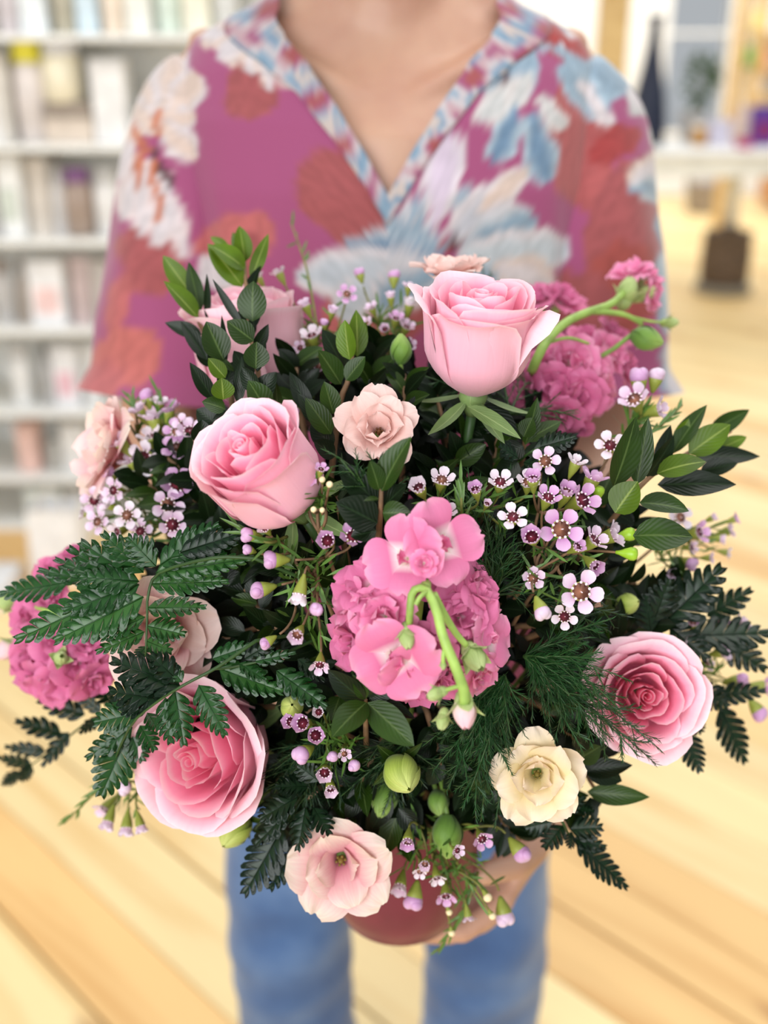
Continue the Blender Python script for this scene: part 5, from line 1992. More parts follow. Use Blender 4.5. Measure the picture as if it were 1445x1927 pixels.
stock('rose pink stock spike behind the tallest rose with an arching stalk',
      [(1060, 562, 90, (0.4, 0.6, 0.6), 0.05, 1, 1), (1012, 560, 80, (-0.3, 0.6, 0.6), 0.055, 1, 1), (1072, 680, 110, (0.0, 0.2, 0.95), 0.02, 1, 0), (1112, 700, 100, (0.5, 0.2, 0.8), 0.02, 1, 0),
       (1147, 664, 90, (0.6, 0.3, 0.7), 0.025, 1), (1176, 690, 80, (0.8, 0.1, 0.5), 0.03, 1), (1042, 732, 100, (-0.3, -0.2, 0.9), 0.02, 1, 1), (1088, 748, 110, (0.2, -0.2, 0.95), 0.015, 1), (990, 728, 80, (-0.7, 0, 0.6), 0.03, 1, 1),
       (1052, 782, 90, (-0.1, -0.6, 0.7), 0.02, 1, 1), (1132, 744, 80, (0.7, -0.3, 0.6), 0.025, 1), (1156, 628, 70, (0.5, 0.6, 0.5), 0.035, 1), (1020, 690, 80, (-0.5, 0.3, 0.7), 0.03, 1, 1), (1105, 640, 80, (0.2, 0.6, 0.6), 0.035, 1, 1),
       (1185, 512, 88, (-0.25, 0.85, 0.45), -0.01, 0, 0), (1212, 516, 66, (0.2, 0.8, 0.5), -0.012, 1, 0), (1230, 552, 70, (0.8, -0.1, 0.5), -0.008, 0, 0), (1080, 805, 70, (0.1, -0.8, 0.5), 0.03, 1, 1)],
      [([(1000, 700, 0.02), (1010, 676, 0.0), (1030, 640, -0.008), (1066, 606, -0.012), (1110, 586, -0.012), (1150, 572, -0.012), (1178, 546, -0.010)], 0.0030, 0.0022),
       ([(1110, 586, -0.012), (1148, 588, -0.010), (1180, 594, -0.008), (1208, 610, -0.004)], 0.0020, 0.0014), ([(1030, 645, 0.0), (1070, 636, 0.0), (1112, 648, 0.006)], 0.0011, 0.0009), ([(1180, 594, -0.008), (1220, 604, -0.008), (1252, 607, -0.008)], 0.001, 0.0007)],
      [(1180, 548, 62, (0.25, 0.9, 0.3), -0.010, 'stock_sepal'), (1214, 552, 50, (0.8, 0.3, 0.4), -0.006, 'stock_sepal'), (1262, 607, 34, (0.9, 0, 0.3), -0.008, 'stock_sepal'), (1217, 640, 50, (0.5, -0.8, 0.2), -0.004, 'stock_sepal')],
      0.045, SK, 67, (1045, 760))
stock('dusky pink stock cluster at the outer edge below the glossy fern',
      [(56, 1156, 92, (-0.5, 0.3, 0.8), 0.0, 1), (92, 1128, 80, (-0.1, 0.6, 0.7), 0.01, 1, 1), (60, 1242, 110, (-0.5, -0.1, 0.85), -0.004, 1, 0), (82, 1286, 104, (-0.3, -0.6, 0.7), -0.004, 0, 0), (116, 1284, 96, (0.1, -0.6, 0.8), 0.0, 0, 0),
       (150, 1250, 100, (0.3, -0.1, 0.9), 0.006, 1, 1), (176, 1280, 84, (0.5, -0.5, 0.6), 0.012, 1, 1), (110, 1208, 100, (0, 0.3, 0.9), 0.004, 1, 1), (164, 1204, 80, (0.3, 0.3, 0.8), 0.014, 1, 1), (104, 1074, 90, (-0.3, 0.7, 0.6), 0.03, 1, 0), (146, 1048, 80, (-0.1, 0.9, 0.4), 0.035, 1, 0)],
      [([(150, 1180, 0.02), (90, 1150, 0.0), (40, 1136, 0.0)], 0.0016, 0.001), ([(150, 1210, 0.02), (80, 1215, 0.0), (26, 1222, 0.0)], 0.0014, 0.001)],
      [(14, 1134, 52, (-0.9, 0.1, 0.3), 0.0, 'stock_sepal'), (14, 1222, 62, (-0.8, -0.4, 0.4), 0.0, 'stock_bud'), (114, 1238, 44, (0.4, 0.3, 0.9), -0.016, 'stock_sepal')],
      0.02, [MAT['stock_deep']] * 2, 71, (190, 1200))

# ------------------------------------------------------------------ leafy branches
LT, DK = 'leaf_lite', 'leaf_dark'
branch('light green glossy leaf branch standing up beside the half hidden rose', [(486, 780, 0.05), (486, 705, 0.02), (470, 618, 0.0), (461, 506, 0.0), (455, 440, 0.0)],
       [(461, 506, 396, 462, 40, LT, -0.008, -0.004), (456, 540, 391, 459, 48, LT, -0.004, 0.004), (461, 493, 450, 425, 32, LT), (458, 490, 438, 437, 24, LT), (430, 470, 396, 446, 20, LT), (472, 528, 505, 440, 24, LT),
        (475, 605, 477, 529, 52, None, -0.002, -0.014), (477, 642, 427, 604, 42, None, -0.004, -0.010), (481, 694, 483, 643, 44, None, -0.002, -0.014), (500, 775, 467, 716, 46, None, -0.004, -0.010),
        (474, 622, 490, 560, 20, DK), (458, 618, 400, 525, 15, DK, 0.0, -0.008), (484, 700, 500, 640, 20, DK), (486, 740, 455, 690, 30, DK), (480, 660, 505, 610, 22, DK), (470, 720, 440, 660, 40, DK, -0.004, 0.012), (480, 760, 520, 700, 40, DK, -0.004, 0.01), (470, 640, 455, 575, 34, DK, 0, 0.012), (465, 570, 490, 500, 28, DK, 0, 0.01)], 81, dd=0.0, mat0='leaf')
branch('narrow green leaf branch on the outer side of the half hidden rose', [(440, 800, 0.05), (427, 702, 0.01), (377, 612, 0.0), (355, 530, 0.0)],
       [(372, 598, 308, 529, 38, LT, -0.006, -0.006), (357, 549, 307, 481, 34, LT, -0.006, -0.004), (377, 587, 355, 493, 28), (389, 602, 389, 515, 13, DK), (380, 630, 310, 607, 26, DK), (420, 677, 388, 605, 48, None, -0.004, -0.012),
        (389, 677, 340, 605, 28, DK), (402, 752, 357, 682, 28, DK), (424, 711, 392, 674, 28, LT, -0.004, -0.010), (420, 752, 417, 711, 40, LT, -0.002, -0.014), (424, 770, 380, 756, 32, None, -0.004, -0.008), (380, 836, 380, 790, 38, DK),
        (440, 699, 396, 665, 15), (449, 761, 455, 671, 22, DK), (423, 690, 417, 593, 15, DK), (440, 790, 400, 790, 30, DK), (400, 690, 370, 640, 40, DK, -0.004, 0.012), (420, 740, 440, 680, 36, DK, 0, 0.01), (410, 800, 370, 770, 38, DK, 0, 0.01), (430, 820, 470, 780, 40, DK, 0, 0.01)], 82, dd=0.004)
branch('short leafy sprig rising between the rose and the blush lisianthus', [(622, 900, 0.04), (640, 760, 0.01), (655, 715, 0.0), (668, 640, 0.0), (680, 600, 0.0)],
       [(658, 677, 649, 602, 38, LT, -0.004, -0.012), (651, 703, 606, 620, 44, DK), (672, 671, 670, 583, 36, LT), (676, 640, 689, 606, 20, LT), (651, 716, 687, 671, 34, None, -0.004, -0.008), (641, 723, 599, 659, 40), (627, 779, 610, 718, 36, None, -0.004, -0.008),
        (623, 817, 575, 749, 38, None, -0.004, -0.006), (523, 782, 520, 720, 22), (627, 841, 585, 796, 38, DK), (630, 860, 590, 830, 36, DK), (600, 800, 560, 740, 30, DK), (585, 780, 545, 700, 30, DK)], 83, dd=0.030, mat0='leaf')
branch('dark leafy sprig in the centre above the pink stock', [(712, 1010, 0.03), (716, 960, 0.0), (718, 905, -0.01)],
       [(718, 924, 774, 822, 50, None, -0.008, -0.012), (713, 922, 696, 867, 34, None, -0.004, -0.014), (710, 948, 637, 874, 50, DK), (717, 959, 765, 912, 40, DK), (720, 965, 774, 965, 40, None, -0.004, -0.006), (713, 938, 684, 943, 12, None, -0.006, -0.012), (710, 985, 632, 945, 62, DK), (708, 1000, 660, 1010, 36, DK)],
       84, dd=0.0, mat0='leaf')
branch('large leafy sprig spreading outward above the hanging waxflowers', [(1150, 980, 0.04), (1220, 900, 0.0), (1290, 855, 0.0), (1375, 812, 0.0)],
       [(1154, 916, 1196, 785, 54, None, -0.004, -0.018), (1197, 913, 1220, 786, 38, None, -0.004, -0.014), (1157, 965, 1200, 906, 56, LT, -0.004, -0.022), (1236, 891, 1328, 869, 48, LT, -0.004, -0.012), (1296, 854, 1374, 799, 48, LT, -0.004, -0.010),
        (1265, 854, 1330, 762, 34), (1333, 814, 1410, 771, 32), (1308, 860, 1430, 859, 36, DK), (1348, 848, 1405, 822, 26, LT), (1317, 888, 1388, 872, 32, DK), (1237, 912, 1385, 912, 48, DK), (1203, 946, 1296, 962, 42, None, -0.004, -0.008), (1191, 1008, 1303, 1011, 60, None, -0.006, -0.012),
        (1216, 897, 1268, 820, 38, DK), (1270, 830, 1296, 788, 24, LT), (1240, 890, 1262, 800, 30, DK)], 85, dd=-0.004)
branch('low dark leafy sprig just under the pink stock', [(690, 1420, 0.05), (688, 1360, 0.02), (688, 1316, 0.0)],
       [(686, 1319, 617, 1260, 42, DK, -0.006), (690, 1322, 625, 1387, 52, None, -0.012, -0.006), (692, 1322, 779, 1404, 54, None, -0.012, -0.006), (694, 1311, 743, 1300, 28, DK), (694, 1315, 781, 1353, 30, DK), (688, 1316, 663, 1269, 24), (690, 1312, 720, 1262, 26, DK)], 86, dd=0.006)
branch('dark leaves gathered under the tallest rose', [(975, 900, 0.05), (985, 850, 0.02), (988, 800, 0.01)],
       [(905, 762, 975, 824, 42, DK), (988, 837, 1011, 748, 30), (985, 822, 1002, 786, 34, None, -0.004, -0.008), (988, 830, 1056, 793, 34), (985, 840, 940, 862, 40, DK), (985, 850, 1040, 850, 30, DK), (975, 870, 930, 900, 40, DK), (980, 880, 1030, 905, 36, DK), (880, 764, 980, 826, 30, 'sepal', -0.01, -0.02)], 87, dd=0.030)
branch('dark leaves pointing outward beneath the side rose', [(1090, 1420, 0.05), (1110, 1470, 0.02), (1130, 1495, 0.02)],
       [(1105, 1490, 1222, 1500, 36, None), (1085, 1430, 1130, 1404, 40), (1095, 1450, 1190, 1440, 34, DK), (1085, 1410, 1105, 1380, 30, DK), (1110, 1500, 1120, 1545, 20, DK), (1100, 1440, 1170, 1470, 40, DK)], 88, dd=0.03)
branch('broad green leaves hanging in front of the bowl', [(740, 1480, 0.02), (742, 1520, 0.01), (742, 1550, 0.01)],
       [(748, 1530, 722, 1610, 40, None), (735, 1500, 700, 1560, 34, DK), (750, 1520, 790, 1570, 34, DK), (770, 1500, 800, 1450, 26, DK), (690, 1480, 650, 1540, 34, DK)], 89, dd=0.045)

# dark sprigs that fill the gaps: alike, nothing tells them apart
FILL = [(560, 1080), (470, 1120), (540, 1180), (620, 1080), (640, 980), (860, 960), (930, 860), (870, 840), (820, 930), (1000, 1060), (960, 1120), (1080, 1180), (1140, 1100), (1160, 1020), (420, 1010), (390, 950), (470, 1050),
        (520, 1280), (600, 1330), (820, 1400), (900, 1350), (700, 1430), (620, 1520), (760, 1540), (880, 1480), (560, 1430), (1060, 1370), (1040, 1180), (760, 760), (830, 780), (560, 720), (700, 700), (1200, 1180), (1240, 1120), (430, 1200), (600, 1220), (990, 960), (1100, 960), (340, 880), (300, 930), (540, 1520), (940, 1540), (1050, 1500), (450, 1330)]
rf = random.Random(11)
MARKS = {(900, 640): 'the tallest rose', (490, 880): 'the tipped rose', (390, 1420): 'the wide open rose', (1208, 1305): 'the side rose', (790, 1160): 'the pink stock', (1012, 1460): 'the cream lisianthus',
         (640, 1630): 'the lowest lisianthus', (710, 800): 'the blush lisianthus', (300, 1190): 'the pale lisianthus', (1070, 960): 'the waxflower spray', (757, 1458): 'the lime bud', (220, 1080): 'the big fern',
         (1060, 1280): 'the feathery fan', (470, 640): 'the half hidden rose', (290, 870): 'the white waxflowers', (590, 1090): 'the hanging pink buds', (842, 1575): 'the smooth green bud', (720, 1340): 'the low leafy sprig'}
FL = {}
for q in FILL:
    near = sorted(MARKS, key=lambda m: (m[0] - q[0]) ** 2 + (m[1] - q[1]) ** 2)[:2]
    FL.setdefault('between %s and %s' % (MARKS[near[0]], MARKS[near[1]]), []).append(q)
FLAB = {}
for k, qs in FL.items():
    qs.sort(key=lambda q: q[1])
    words_ = {1: ['dark'], 2: ['upper dark', 'lower dark'], 3: ['upper dark', 'middle dark', 'lower dark'], 4: ['topmost dark', 'upper dark', 'lower dark', 'lowest dark']}.get(len(qs)) or ['dark'] * len(qs)
    for q, w in zip(qs, words_):
        FLAB[q] = '%s leafy sprig tucked in %s' % (w, k)
for (fx, fy) in FILL:
    a = math.atan2(fy - 1250, fx - 740) + rf.uniform(-0.5, 0.5)
    ux, uy = math.cos(a), math.sin(a)
    ls = []
    for k in range(9):
        bx, by = fx + ux * (k - 4) * 11, fy + uy * (k - 4) * 11
        sd = (1 if k % 2 else -1) * rf.uniform(0.5, 1.1)
        L = rf.uniform(48, 76)
        dx, dy = ux * math.cos(sd) - uy * math.sin(sd), ux * math.sin(sd) + uy * math.cos(sd)
        ls.append((bx, by, bx + dx * L, by + dy * L, rf.uniform(22, 36), DK if rf.random() < 0.75 else 'leaf', rf.uniform(-0.02, 0.004)))
    branch(FLAB[(fx, fy)], [(fx - ux * 60, fy - uy * 60, 0.02), (fx, fy, 0.0), (fx + ux * 55, fy + uy * 55, 0.0)], ls, rf.randrange(9999), dd=rf.uniform(0.048, 0.066), group='dark sprigs filling the gaps')

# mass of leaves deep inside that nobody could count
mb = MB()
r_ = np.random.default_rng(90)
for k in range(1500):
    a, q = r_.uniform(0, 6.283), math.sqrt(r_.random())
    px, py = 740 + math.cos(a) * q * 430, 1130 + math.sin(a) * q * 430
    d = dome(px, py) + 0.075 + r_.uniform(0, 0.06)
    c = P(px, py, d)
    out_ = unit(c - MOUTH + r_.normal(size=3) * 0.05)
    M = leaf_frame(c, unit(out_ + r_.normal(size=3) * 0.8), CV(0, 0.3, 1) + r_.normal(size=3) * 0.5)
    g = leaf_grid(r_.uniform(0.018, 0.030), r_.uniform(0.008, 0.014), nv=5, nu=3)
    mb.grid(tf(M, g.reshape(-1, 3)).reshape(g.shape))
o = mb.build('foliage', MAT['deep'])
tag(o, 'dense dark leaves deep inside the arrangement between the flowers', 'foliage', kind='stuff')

# ------------------------------------------------------------------ ferns
fern('large glossy fern frond fanned out over the pale lisianthus', [(478, 1050, 0.01), (400, 1050, 0.0), (300, 1078, -0.004), (279, 1120, -0.006), (277, 1160, -0.008), (274, 1235, -0.012)],
     [(131, 1095, 0, 1118, 54, 10), (175, 1095, 73, 1072, 38, 6), (200, 1092, 104, 1052, 40, 6), (225, 1094, 130, 1032, 44, 6), (250, 1085, 152, 1020, 46, 6), (270, 1078, 194, 1004, 58, 7), (294, 1066, 240, 1010, 54, 7), (262, 1094, 150, 1086, 52, 8),
      (249, 1104, 31, 1204, 78, 12, 'fern_lite'), (270, 1123, 104, 1206, 76, 11, 'fern_lite'), (262, 1100, 120, 1150, 60, 9), (273, 1161, 178, 1204, 48, 7, 'fern_lite'), (272, 1189, 182, 1227, 42, 7, 'fern_lite'),
      (277, 1144, 387, 1143, 50, 8, 'fern_lite'), (277, 1178, 348, 1194, 44, 7, 'fern_lite'), (275, 1206, 323, 1226, 40, 6, 'fern_lite'), (275, 1216, 258, 1238, 26, 5),
      (284, 1099, 429, 1094, 54, 11, 'fern_lite'), (294, 1078, 476, 1050, 54, 12, 'fern_lite'), (301, 1064, 412, 988, 62, 9), (320, 1050, 446, 1023, 46, 9), (340, 1040, 462, 1000, 50, 9, 'fern_dark')], 101, dd=-0.012)
fern('dark drooping fern frond hanging over the wide open rose', [(481, 1206, 0.03), (410, 1255, 0.01), (346, 1289, -0.006), (290, 1325, -0.014), (242, 1372, -0.018), (200, 1470, -0.012)],
     [(339, 1291, 211, 1244, 78, 8, 'fern_dark'), (338, 1284, 283, 1232, 48, 6, 'fern_dark'), (343, 1284, 313, 1246, 30, 5), (300, 1316, 206, 1300, 66, 7, 'fern_dark'), (263, 1341, 178, 1360, 58, 7, 'fern'), (249, 1369, 163, 1427, 50, 7), (242, 1379, 190, 1497, 74, 8),
      (311, 1313, 322, 1398, 54, 7), (329, 1300, 346, 1402, 56, 7), (374, 1289, 424, 1384, 58, 8), (277, 1341, 298, 1374, 36, 5), (263, 1365, 291, 1412, 42, 6), (249, 1386, 268, 1432, 42, 6), (285, 1325, 225, 1330, 50, 6, 'fern_dark'), (320, 1300, 260, 1275, 60, 7, 'fern_dark')], 102, dd=-0.014)
fern('soft blurred fern frond reaching out over the floor boards', [(300, 1310, 0.02), (220, 1335, 0.0), (170, 1355, 0.0), (100, 1410, 0.0), (8, 1476, 0.0)],
     [(115, 1380, 30, 1357, 34, 6), (85, 1415, 10, 1405, 28, 5), (60, 1440, -4, 1425, 26, 5), (130, 1378, 80, 1442, 30, 5), (160, 1345, 72, 1318, 40, 6), (40, 1452, 4, 1477, 24, 5), (190, 1340, 140, 1300, 30, 5), (190, 1350, 150, 1380, 26, 5), (60, 1440, 40, 1470, 22, 4), (230, 1330, 170, 1300, 30, 5)], 103, mat='fern_dark', dd=0.055)
fern('short glossy fern pieces lying between the pale lisianthus and the stock', [(600, 1200, 0.04), (520, 1235, 0.01), (440, 1255, 0.0), (400, 1260, 0.0)],
     [(412, 1258, 532, 1302, 58, 8, 'fern_lite'), (520, 1262, 614, 1330, 54, 8), (400, 1240, 470, 1215, 40, 6), (480, 1245, 556, 1228, 30, 6), (450, 1248, 500, 1280, 30, 5), (460, 1240, 520, 1205, 34, 6, 'fern_dark'), (560, 1240, 610, 1280, 34, 6, 'fern_dark')], 104, dd=0.016)
fern('dark jagged fern frond jutting out above the side rose', [(1180, 1230, 0.04), (1241, 1180, 0.0), (1300, 1160, 0.0), (1400, 1190, 0.0)],
     [(1241, 1180, 1358, 1067, 84, 8), (1330, 1160, 1413, 1110, 50, 6), (1293, 1196, 1446, 1192, 74, 8), (1260, 1180, 1330, 1240, 60, 7), (1230, 1170, 1260, 1090, 60, 7), (1350, 1200, 1440, 1260, 50, 7), (1300, 1150, 1330, 1100, 40, 6), (1225, 1190, 1215, 1120, 60, 7)], 105, mat='fern_dark', dd=0.035)
fern('fern tips hanging down behind the side rose', [(1290, 1260, 0.02), (1330, 1300, 0.0), (1380, 1370, 0.0)],
     [(1354, 1331, 1402, 1434, 56, 8), (1279, 1365, 1317, 1452, 52, 8), (1293, 1348, 1320, 1378, 36, 6), (1310, 1290, 1370, 1330, 46, 7), (1340, 1310, 1440, 1300, 44, 7)], 106, mat='fern_dark', dd=0.035)
fern('dark fern tip hanging below the cream lisianthus', [(1020, 1500, 0.03), (1057, 1545, 0.0), (1082, 1584, 0.0), (1176, 1668, 0.0)],
     [(1073, 1561, 1132, 1557, 48, 6), (1079, 1578, 1140, 1594, 32, 6), (1074, 1565, 1072, 1596, 26, 4), (1082, 1580, 1179, 1671, 62, 11), (1060, 1553, 1024, 1596, 42, 5), (1040, 1546, 988, 1558, 40, 6), (1085, 1520, 1118, 1527, 20, 4), (1050, 1530, 1100, 1500, 30, 5)], 107, mat='fern_dark', dd=0.02)
fern('dark fern frond drooping below the lime bud beside the lowest lisianthus', [(600, 1440, 0.03), (560, 1510, 0.01), (520, 1580, 0.0), (470, 1660, 0.0)],
     [(533, 1555, 460, 1682, 74, 9), (557, 1590, 508, 1673, 46, 7), (540, 1530, 480, 1590, 44, 6), (560, 1500, 490, 1540, 54, 7), (580, 1480, 520, 1480, 50, 7), (575, 1520, 560, 1600, 46, 7), (600, 1470, 560, 1440, 44, 6), (590, 1520, 620, 1570, 40, 6)], 108, mat='fern_dark', dd=0.02)
fern('single glossy fern tip under the tallest rose', [(960, 880, 0.03), (1000, 850, 0.0), (1030, 838, 0.0)],
     [(1005, 845, 1084, 822, 40, 8), (975, 862, 940, 838, 40, 5), (985, 870, 1030, 880, 34, 6)], 109, mat='fern_dark', dd=0.022)

# ------------------------------------------------------------------ feathery fern
plume('feathery fern fan lying over the side rose', (985, 1235), [(1243, 1412, -0.03), (1234, 1438, -0.03), (1203, 1424, -0.03), (1188, 1282, -0.034), (1160, 1330, -0.03), (1150, 1390, -0.03), (1120, 1350, -0.02), (1130, 1240, -0.02), (1090, 1300), (1080, 1380), (1060, 1250), (1110, 1200), (1150, 1165), (1040, 1330), (1175, 1350, -0.03), (1100, 1420, -0.02)], 121, dd=-0.002, rootd=0.02)
plume('feathery fern brush hanging down beside the cream lisianthus', (950, 1270), [(800, 1400), (815, 1450), (840, 1490), (870, 1520), (905, 1545), (930, 1560), (860, 1440), (900, 1480), (880, 1390), (920, 1420), (960, 1380), (985, 1340), (830, 1400), (895, 1540)], 122, dd=0.004, rootd=0.02)
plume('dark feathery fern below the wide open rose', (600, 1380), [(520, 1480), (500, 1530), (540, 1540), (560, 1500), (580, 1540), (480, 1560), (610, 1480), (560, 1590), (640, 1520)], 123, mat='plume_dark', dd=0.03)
plume('loose feathery fern behind the white waxflowers', (930, 1120), [(880, 880), (900, 930), (950, 960), (860, 980), (980, 1020), (940, 1050), (900, 1060), (1000, 1100), (1040, 1060), (830, 920), (1060, 1120), (960, 880)], 124, mat='plume', dd=0.020, dens=40)
plume('short feathery fern tips crossing the blush lisianthus', (730, 960), [(612, 848, -0.02), (640, 862, -0.02), (668, 880, -0.016), (718, 866, -0.016), (700, 890), (770, 900), (650, 900), (690, 850, -0.02)], 125, dd=0.0, dens=46, nl=0.007)
plume('wispy feathery fern rising behind the tallest rose', (960, 780), [(905, 486, 0.03), (1030, 770), (1060, 790), (870, 760), (840, 770), (1000, 720, 0.02), (1090, 790), (770, 700)], 126, mat='plume', dd=0.045, dens=30)
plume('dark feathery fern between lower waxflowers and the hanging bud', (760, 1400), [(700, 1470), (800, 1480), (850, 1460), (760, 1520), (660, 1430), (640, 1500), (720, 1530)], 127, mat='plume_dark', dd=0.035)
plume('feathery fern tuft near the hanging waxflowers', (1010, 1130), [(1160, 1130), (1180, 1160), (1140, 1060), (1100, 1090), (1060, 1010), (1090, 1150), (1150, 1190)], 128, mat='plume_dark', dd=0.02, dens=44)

# ------------------------------------------------------------------ waxflowers
wax_sprig('waxflower sprig with many pale blossoms beside the pale pink side lisianthus', (330, 930),
          [(274, 861, 68), (333, 844, 62), (333, 812, 52), (290, 789, 52, 's'), (227, 834, 46, 's'), (249, 868, 48, 's'), (284, 823, 46, 's'), (346, 800, 44), (315, 774, 50, 's'), (357, 812, 44, 's'), (277, 749, 28, 'b'), (262, 774, 40, 's'), (335, 911, 58, 's'), (316, 950, 62), (300, 760, 34, 's')], 201, needles=80, face=0.75, dd=0.035)
wax_sprig('waxflower sprig with small pink blossoms above the big fern frond', (300, 990),
          [(215, 923, 52), (178, 942, 52), (185, 982, 52), (240, 970, 54), (265, 1000, 50), (213, 895, 36, 's'), (325, 988, 50, 's'), (205, 950, 34, 's'), (160, 965, 30, 's'), (222, 1000, 36, 's')], 202, needles=50, face=0.75, dd=0.03)
wax_sprig('lilac waxflowers rising between the upper leaves and the tallest rose', (610, 700),
          [(653, 554, 40, 'f', (0.1, 0.2, 1), 'wax_lilac'), (575, 576, 32, 's'), (532, 585, 34, 's'), (552, 600, 36, 's', (0.2, 0.3, 0.9), 'wax_lilac'), (502, 635, 42, 'f', (0.2, 0.2, 0.9), 'wax_lilac'), (625, 587, 26, 's'), (611, 609, 16, 'b'), (526, 516, 30, 's'), (487, 524, 26, 's'), (587, 633, 42, 's'), (556, 772, 16, 'b'), (600, 690, 30, 's'), (565, 655, 26, 's')], 203, needles=70, dd=0.045)
wax_sprig('soft waxflowers in the shade behind the small green bud', (740, 680),
          [(677, 517, 20, 'b'), (741, 523, 24, 'b'), (770, 574, 32, 's'), (765, 616, 30, 's'), (703, 647, 24, 'b'), (735, 560, 26, 's'), (700, 580, 26, 's'), (745, 600, 30, 's'), (770, 650, 26, 's'), (690, 610, 26, 's'), (725, 620, 26, 's'), (768, 540, 24, 's')], 204, needles=80, dd=0.065)
wax_sprig('lilac waxflower tip lying on the tipped rose with cream buds', (600, 1000),
          [(558, 900, 46, 'f', (-0.2, 0.3, 0.8), 'wax_lilac'), (576, 905, 42, 's', (0, 0.4, 0.8), 'wax_lilac'), (604, 884, 26, 's', (0.2, 0.6, 0.6), 'wax_lilac'), (606, 903, 13, 'c'), (620, 912, 13, 'c'), (590, 959, 12, 'c'), (606, 960, 11, 'c')], 205, needles=60, dd=-0.018, dark='stem_wood')
wax_sprig('pink waxflower buds hanging left of the centre', (590, 1080),
          [(617, 1018, 48, 's', (-0.2, 0.2, 0.9), 'wax_lilac'), (663, 1010, 48, 's', (0.1, 0.4, 0.8), 'wax_lilac'), (517, 1054, 34, 'b', (-0.95, 0.0, 0.3)), (492, 1109, 34, 'b', (-0.9, -0.2, 0.3)), (564, 1117, 48, 's', (-0.2, -0.9, 0.3)), (595, 1145, 26, 'b'), (560, 1193, 42, 's'), (503, 1208, 24, 'b', (-0.8, -0.5, 0.3)), (602, 1250, 38, 's'), (500, 995, 30, 's'), (471, 1007, 28, 'b', (-0.8, 0.1, 0.5)), (469, 1035, 20, 'b')], 206, needles=90, dd=-0.004, dark='stem_wood')
wax_sprig('white waxflowers along the dark centre above the stock', (880, 1000),
          [(789, 919, 46, 's', (-0.3, 0.5, 0.8), 'wax_pale'), (831, 904, 46, 's', (0.1, 0.6, 0.7), 'wax_pale'), (895, 923, 38, 's', (-0.2, 0.6, 0.7), 'wax_lilac'), (941, 908, 46, 's', (0.0, 0.6, 0.8), 'wax_pale'), (994, 908, 44, 's', (0, 0.6, 0.8), 'wax_pale'), (842, 965, 36, 's', (0, 0.6, 0.8), 'wax_pale'), (965, 974, 58, 'f', (0, 0.5, 0.9), 'wax_pale'), (916, 949, 22, 's')], 207, needles=80, dd=0.002)
wax_sprig('large waxflower spray in full bloom with lime buds beside the leafy sprig', (1010, 1070),
          [(1026, 868, 56, 'f', (0, 0.2, 1), 'wax'), (1114, 903, 54, 's'), (1003, 903, 42, 's'), (1065, 928, 48, 's'), (1095, 942, 60, 's', (0.5, 0.3, 0.8)), (1055, 996, 82, 'f', (0.05, 0.1, 1), 'wax_lilac'), (1117, 1017, 50, 's'), (1151, 1008, 52, 's'), (1148, 839, 58, 'f', (-0.2, 0.3, 0.9), 'wax_pale'), (1001, 1011, 52, 's'), (1003, 1088, 42, 's'), (1031, 937, 46, 's'), (1117, 1063, 42, 's', (0.4, -0.4, 0.7)), (1083, 872, 40, 's'),
           (1126, 926, 22, 'l', (0.1, 0.9, 0.4)), (1182, 1006, 26, 'l', (0.95, 0.2, 0.2)), (1186, 1042, 26, 'l', (0.98, -0.1, 0.2)), (1085, 1030, 36, 's')], 208, needles=90, dd=-0.004, dark='stem_wood')
wax_sprig('two open waxflowers with brown discs above the feathery fern fan', (1050, 1060),
          [(1092, 1113, 84, 'f', (0.1, 0.1, 1), 'wax'), (1062, 1160, 50, 'f', (-0.1, -0.1, 1), 'wax_pale'), (1018, 1147, 32, 'b', (0.3, -0.8, 0.4))], 209, needles=20, dd=-0.012, dark='stem_wood')
wax_sprig('waxflower tip with two round lilac buds beside the arching stalk', (1170, 860),
          [(1202, 715, 36, 'b', (-0.1, 0.95, 0.2)), (1234, 712, 32, 'b', (0.2, 0.95, 0.2)), (1194, 752, 56, 's', (-0.4, 0.5, 0.7), 'wax'), (1238, 772, 46, 's', (0.8, 0.2, 0.5), 'wax')], 210, needles=50, dd=-0.002)
wax_sprig('blurred waxflowers jutting out beneath the large leafy sprig', (1230, 1030),
          [(1279, 974, 52, 'f', (0.3, 0.2, 0.9), 'wax_pale'), (1314, 1002, 42, 's'), (1296, 1060, 26, 'b'), (1370, 999, 32, 's'), (1382, 977, 24, 's'), (1354, 1014, 26, 's'), (1367, 1040, 24, 's'), (1265, 1079, 24, 's'), (1335, 1050, 24, 's'), (1300, 1030, 26, 's'), (1340, 975, 22, 's')], 211, needles=50, dd=0.05)
wax_sprig('waxflower spray at the outer edge beyond the side rose', (1270, 1250),
          [(1303, 1173, 32, 's'), (1354, 1172, 38, 's', (0.3, 0.8, 0.4), 'wax_lilac'), (1395, 1177, 38, 's', (0.6, 0.6, 0.4)), (1289, 1221, 48, 's', (0.7, 0.2, 0.5), 'wax_pale'), (1378, 1204, 22, 'b'), (1358, 1228, 36, 's'), (1388, 1283, 32, 'b', (0.9, 0.1, 0.3)), (1436, 1290, 36, 's'), (1426, 1338, 32, 'b', (0.5, -0.8, 0.3)), (1361, 1338, 24, 's'), (1313, 1324, 34, 's'), (1330, 1250, 26, 's')], 212, needles=60, dd=0.03)
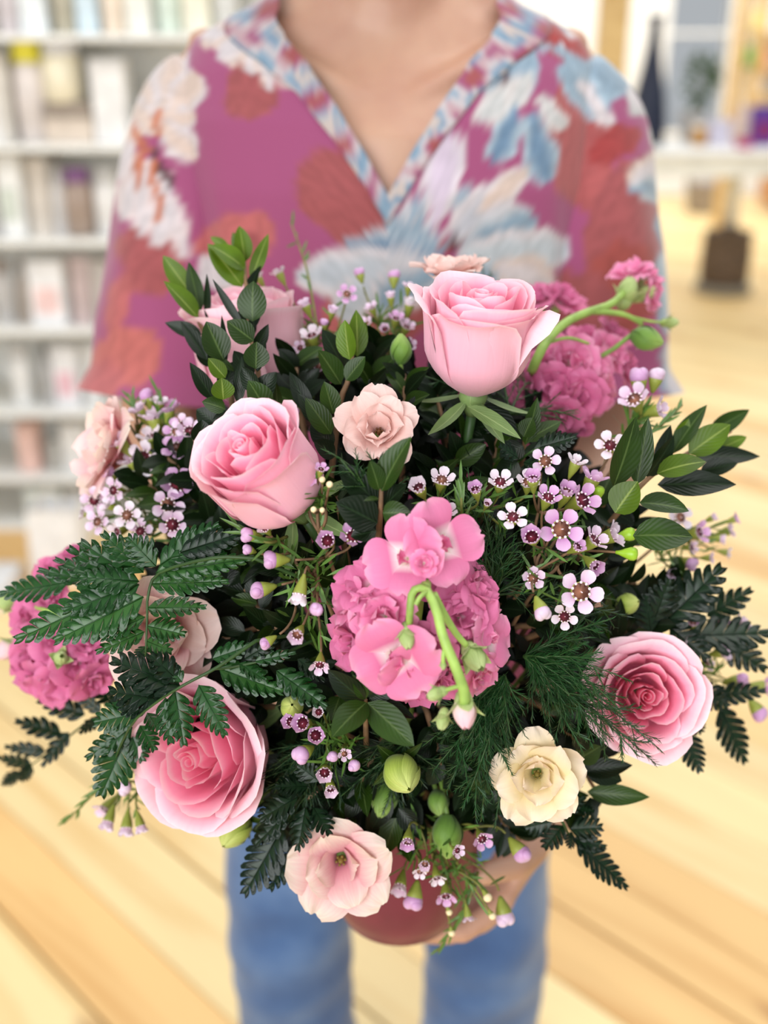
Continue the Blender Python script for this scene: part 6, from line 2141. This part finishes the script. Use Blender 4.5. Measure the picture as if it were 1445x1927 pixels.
wax_sprig('lilac waxflowers tucked under the pink stock and the low sprig', (650, 1380),
          [(571, 1361, 48, 's', (-0.3, 0.2, 0.8), 'wax_lilac'), (594, 1384, 44, 's', (0.1, 0.2, 0.9), 'wax_lilac'), (548, 1358, 38, 's', (-0.4, 0.2, 0.8), 'wax_lilac'), (571, 1417, 34, 'b'), (611, 1453, 42, 's', (0.0, -0.2, 0.95), 'wax'), (622, 1483, 36, 's', (0.1, -0.5, 0.8), 'wax'), (628, 1422, 22, 'b'), (666, 1439, 24, 'b'), (648, 1418, 26, 's'), (600, 1340, 30, 's')], 213, needles=80, dd=0.004)
wax_sprig('trailing waxflower sprig hanging over the red bowl', (810, 1560),
          [(767, 1582, 38, 's', (-0.1, -0.5, 0.8), 'wax_lilac'), (753, 1666, 42, 's', (-0.2, -0.6, 0.7), 'wax'), (780, 1689, 36, 'b'), (839, 1685, 38, 's', (0, -0.6, 0.8), 'wax_lilac'), (822, 1651, 32, 's'), (800, 1625, 30, 's'), (907, 1578, 38, 's', (0.2, -0.3, 0.9), 'wax_lilac'), (978, 1602, 36, 'b', (0.6, -0.7, 0.4)), (948, 1719, 36, 'b', (0.2, -0.95, 0.2)), (881, 1724, 28, 's'), (917, 1688, 18, 'c'), (845, 1716, 13, 'c'), (926, 1723, 15, 'c'), (800, 1634, 17, 'c'), (850, 1755, 14, 'c'), (790, 1640, 26, 's'), (860, 1600, 26, 's')], 214, needles=110, dd=0.006, hubd=0.60)
wax_sprig('small waxflower cluster dangling below the wide open rose', (260, 1450),
          [(198, 1522, 40, 's', (-0.4, -0.5, 0.6), 'wax'), (204, 1545, 40, 's', (-0.2, -0.8, 0.5), 'wax'), (238, 1556, 40, 's', (0, -0.9, 0.4), 'wax'), (264, 1553, 34, 's', (0.3, -0.9, 0.3), 'wax'), (236, 1481, 28, 'b')], 215, needles=24, dd=0.02)


def twig(label, pts, dd, seed, n=26, L=0.016):
    """bare waxflower tip: stem with narrow leaves"""
    r_ = np.random.default_rng(seed)
    w = spline([P(x, y, dome(x, y) + dd + z) for (x, y, z) in pts], 14)
    t = thing('needle_sprig', label, 'foliage', w[0])
    tl = np.array(t.location)
    mb = MB()
    mb.tube(w - tl, np.linspace(0.0009, 0.0005, 14), 5)
    mb.build('stem', MAT['stem_olive'], t)
    for k in range(n):
        f = (k + 1) / (n + 1)
        i = min(int(f * 13), 12)
        tg = unit(w[i + 1] - w[i])
        d = unit(tg * 1.0 + r_.normal(size=3) * 0.32)
        mb = MB()
        mb.grid(leaf_grid(L * r_.uniform(0.7, 1.1), 0.0017, fold=0.3, bend=0.2, nv=5, nu=3))
        mb.build('leaf', MAT['needle'], t, leaf_frame(w[i] - tl, d, CV(0, 0.2, 1)))
    return t


twig('green needle twig pointing out below the drooping fern', [(250, 1440, 0.03), (186, 1486, 0.0), (120, 1550, 0.0)], 0.02, 301)
twig('lowest green needle tip hanging in front of the jeans', [(900, 1640, 0.02), (880, 1700, 0.0), (850, 1750, 0.0), (823, 1790, 0.0)], 0.02, 302)
twig('thin green twig standing up in front of the blouse', [(600, 640, 0.05), (580, 520, 0.04), (562, 460, 0.04), (547, 418, 0.04)], 0.03, 303, n=14, L=0.012)
twig('short needle twig above the waxflower spray by the sleeve', [(262, 830, 0.02), (256, 780, 0.0), (248, 742, 0.0)], 0.04, 304, n=14)
twig('upright needle twig between pale waxflowers under the cuff', [(310, 820, 0.02), (304, 780, 0.0), (298, 735, 0.0)], 0.04, 305, n=14)
twig('needle tip poking out over the large leafy sprig', [(1215, 820, 0.01), (1250, 795, 0.0), (1284, 762, 0.0)], 0.0, 306, n=16, L=0.012)
twig('needle tip rising out of white waxflowers in the centre', [(866, 1010, 0.02), (868, 950, 0.0), (866, 910, 0.0)], 0.0, 307, n=22, L=0.012)
twig('needle twig crossing the dark gap near the tipped rose', [(540, 1010, 0.02), (500, 1020, 0.0), (440, 985, 0.0)], -0.006, 308, n=18, L=0.014)
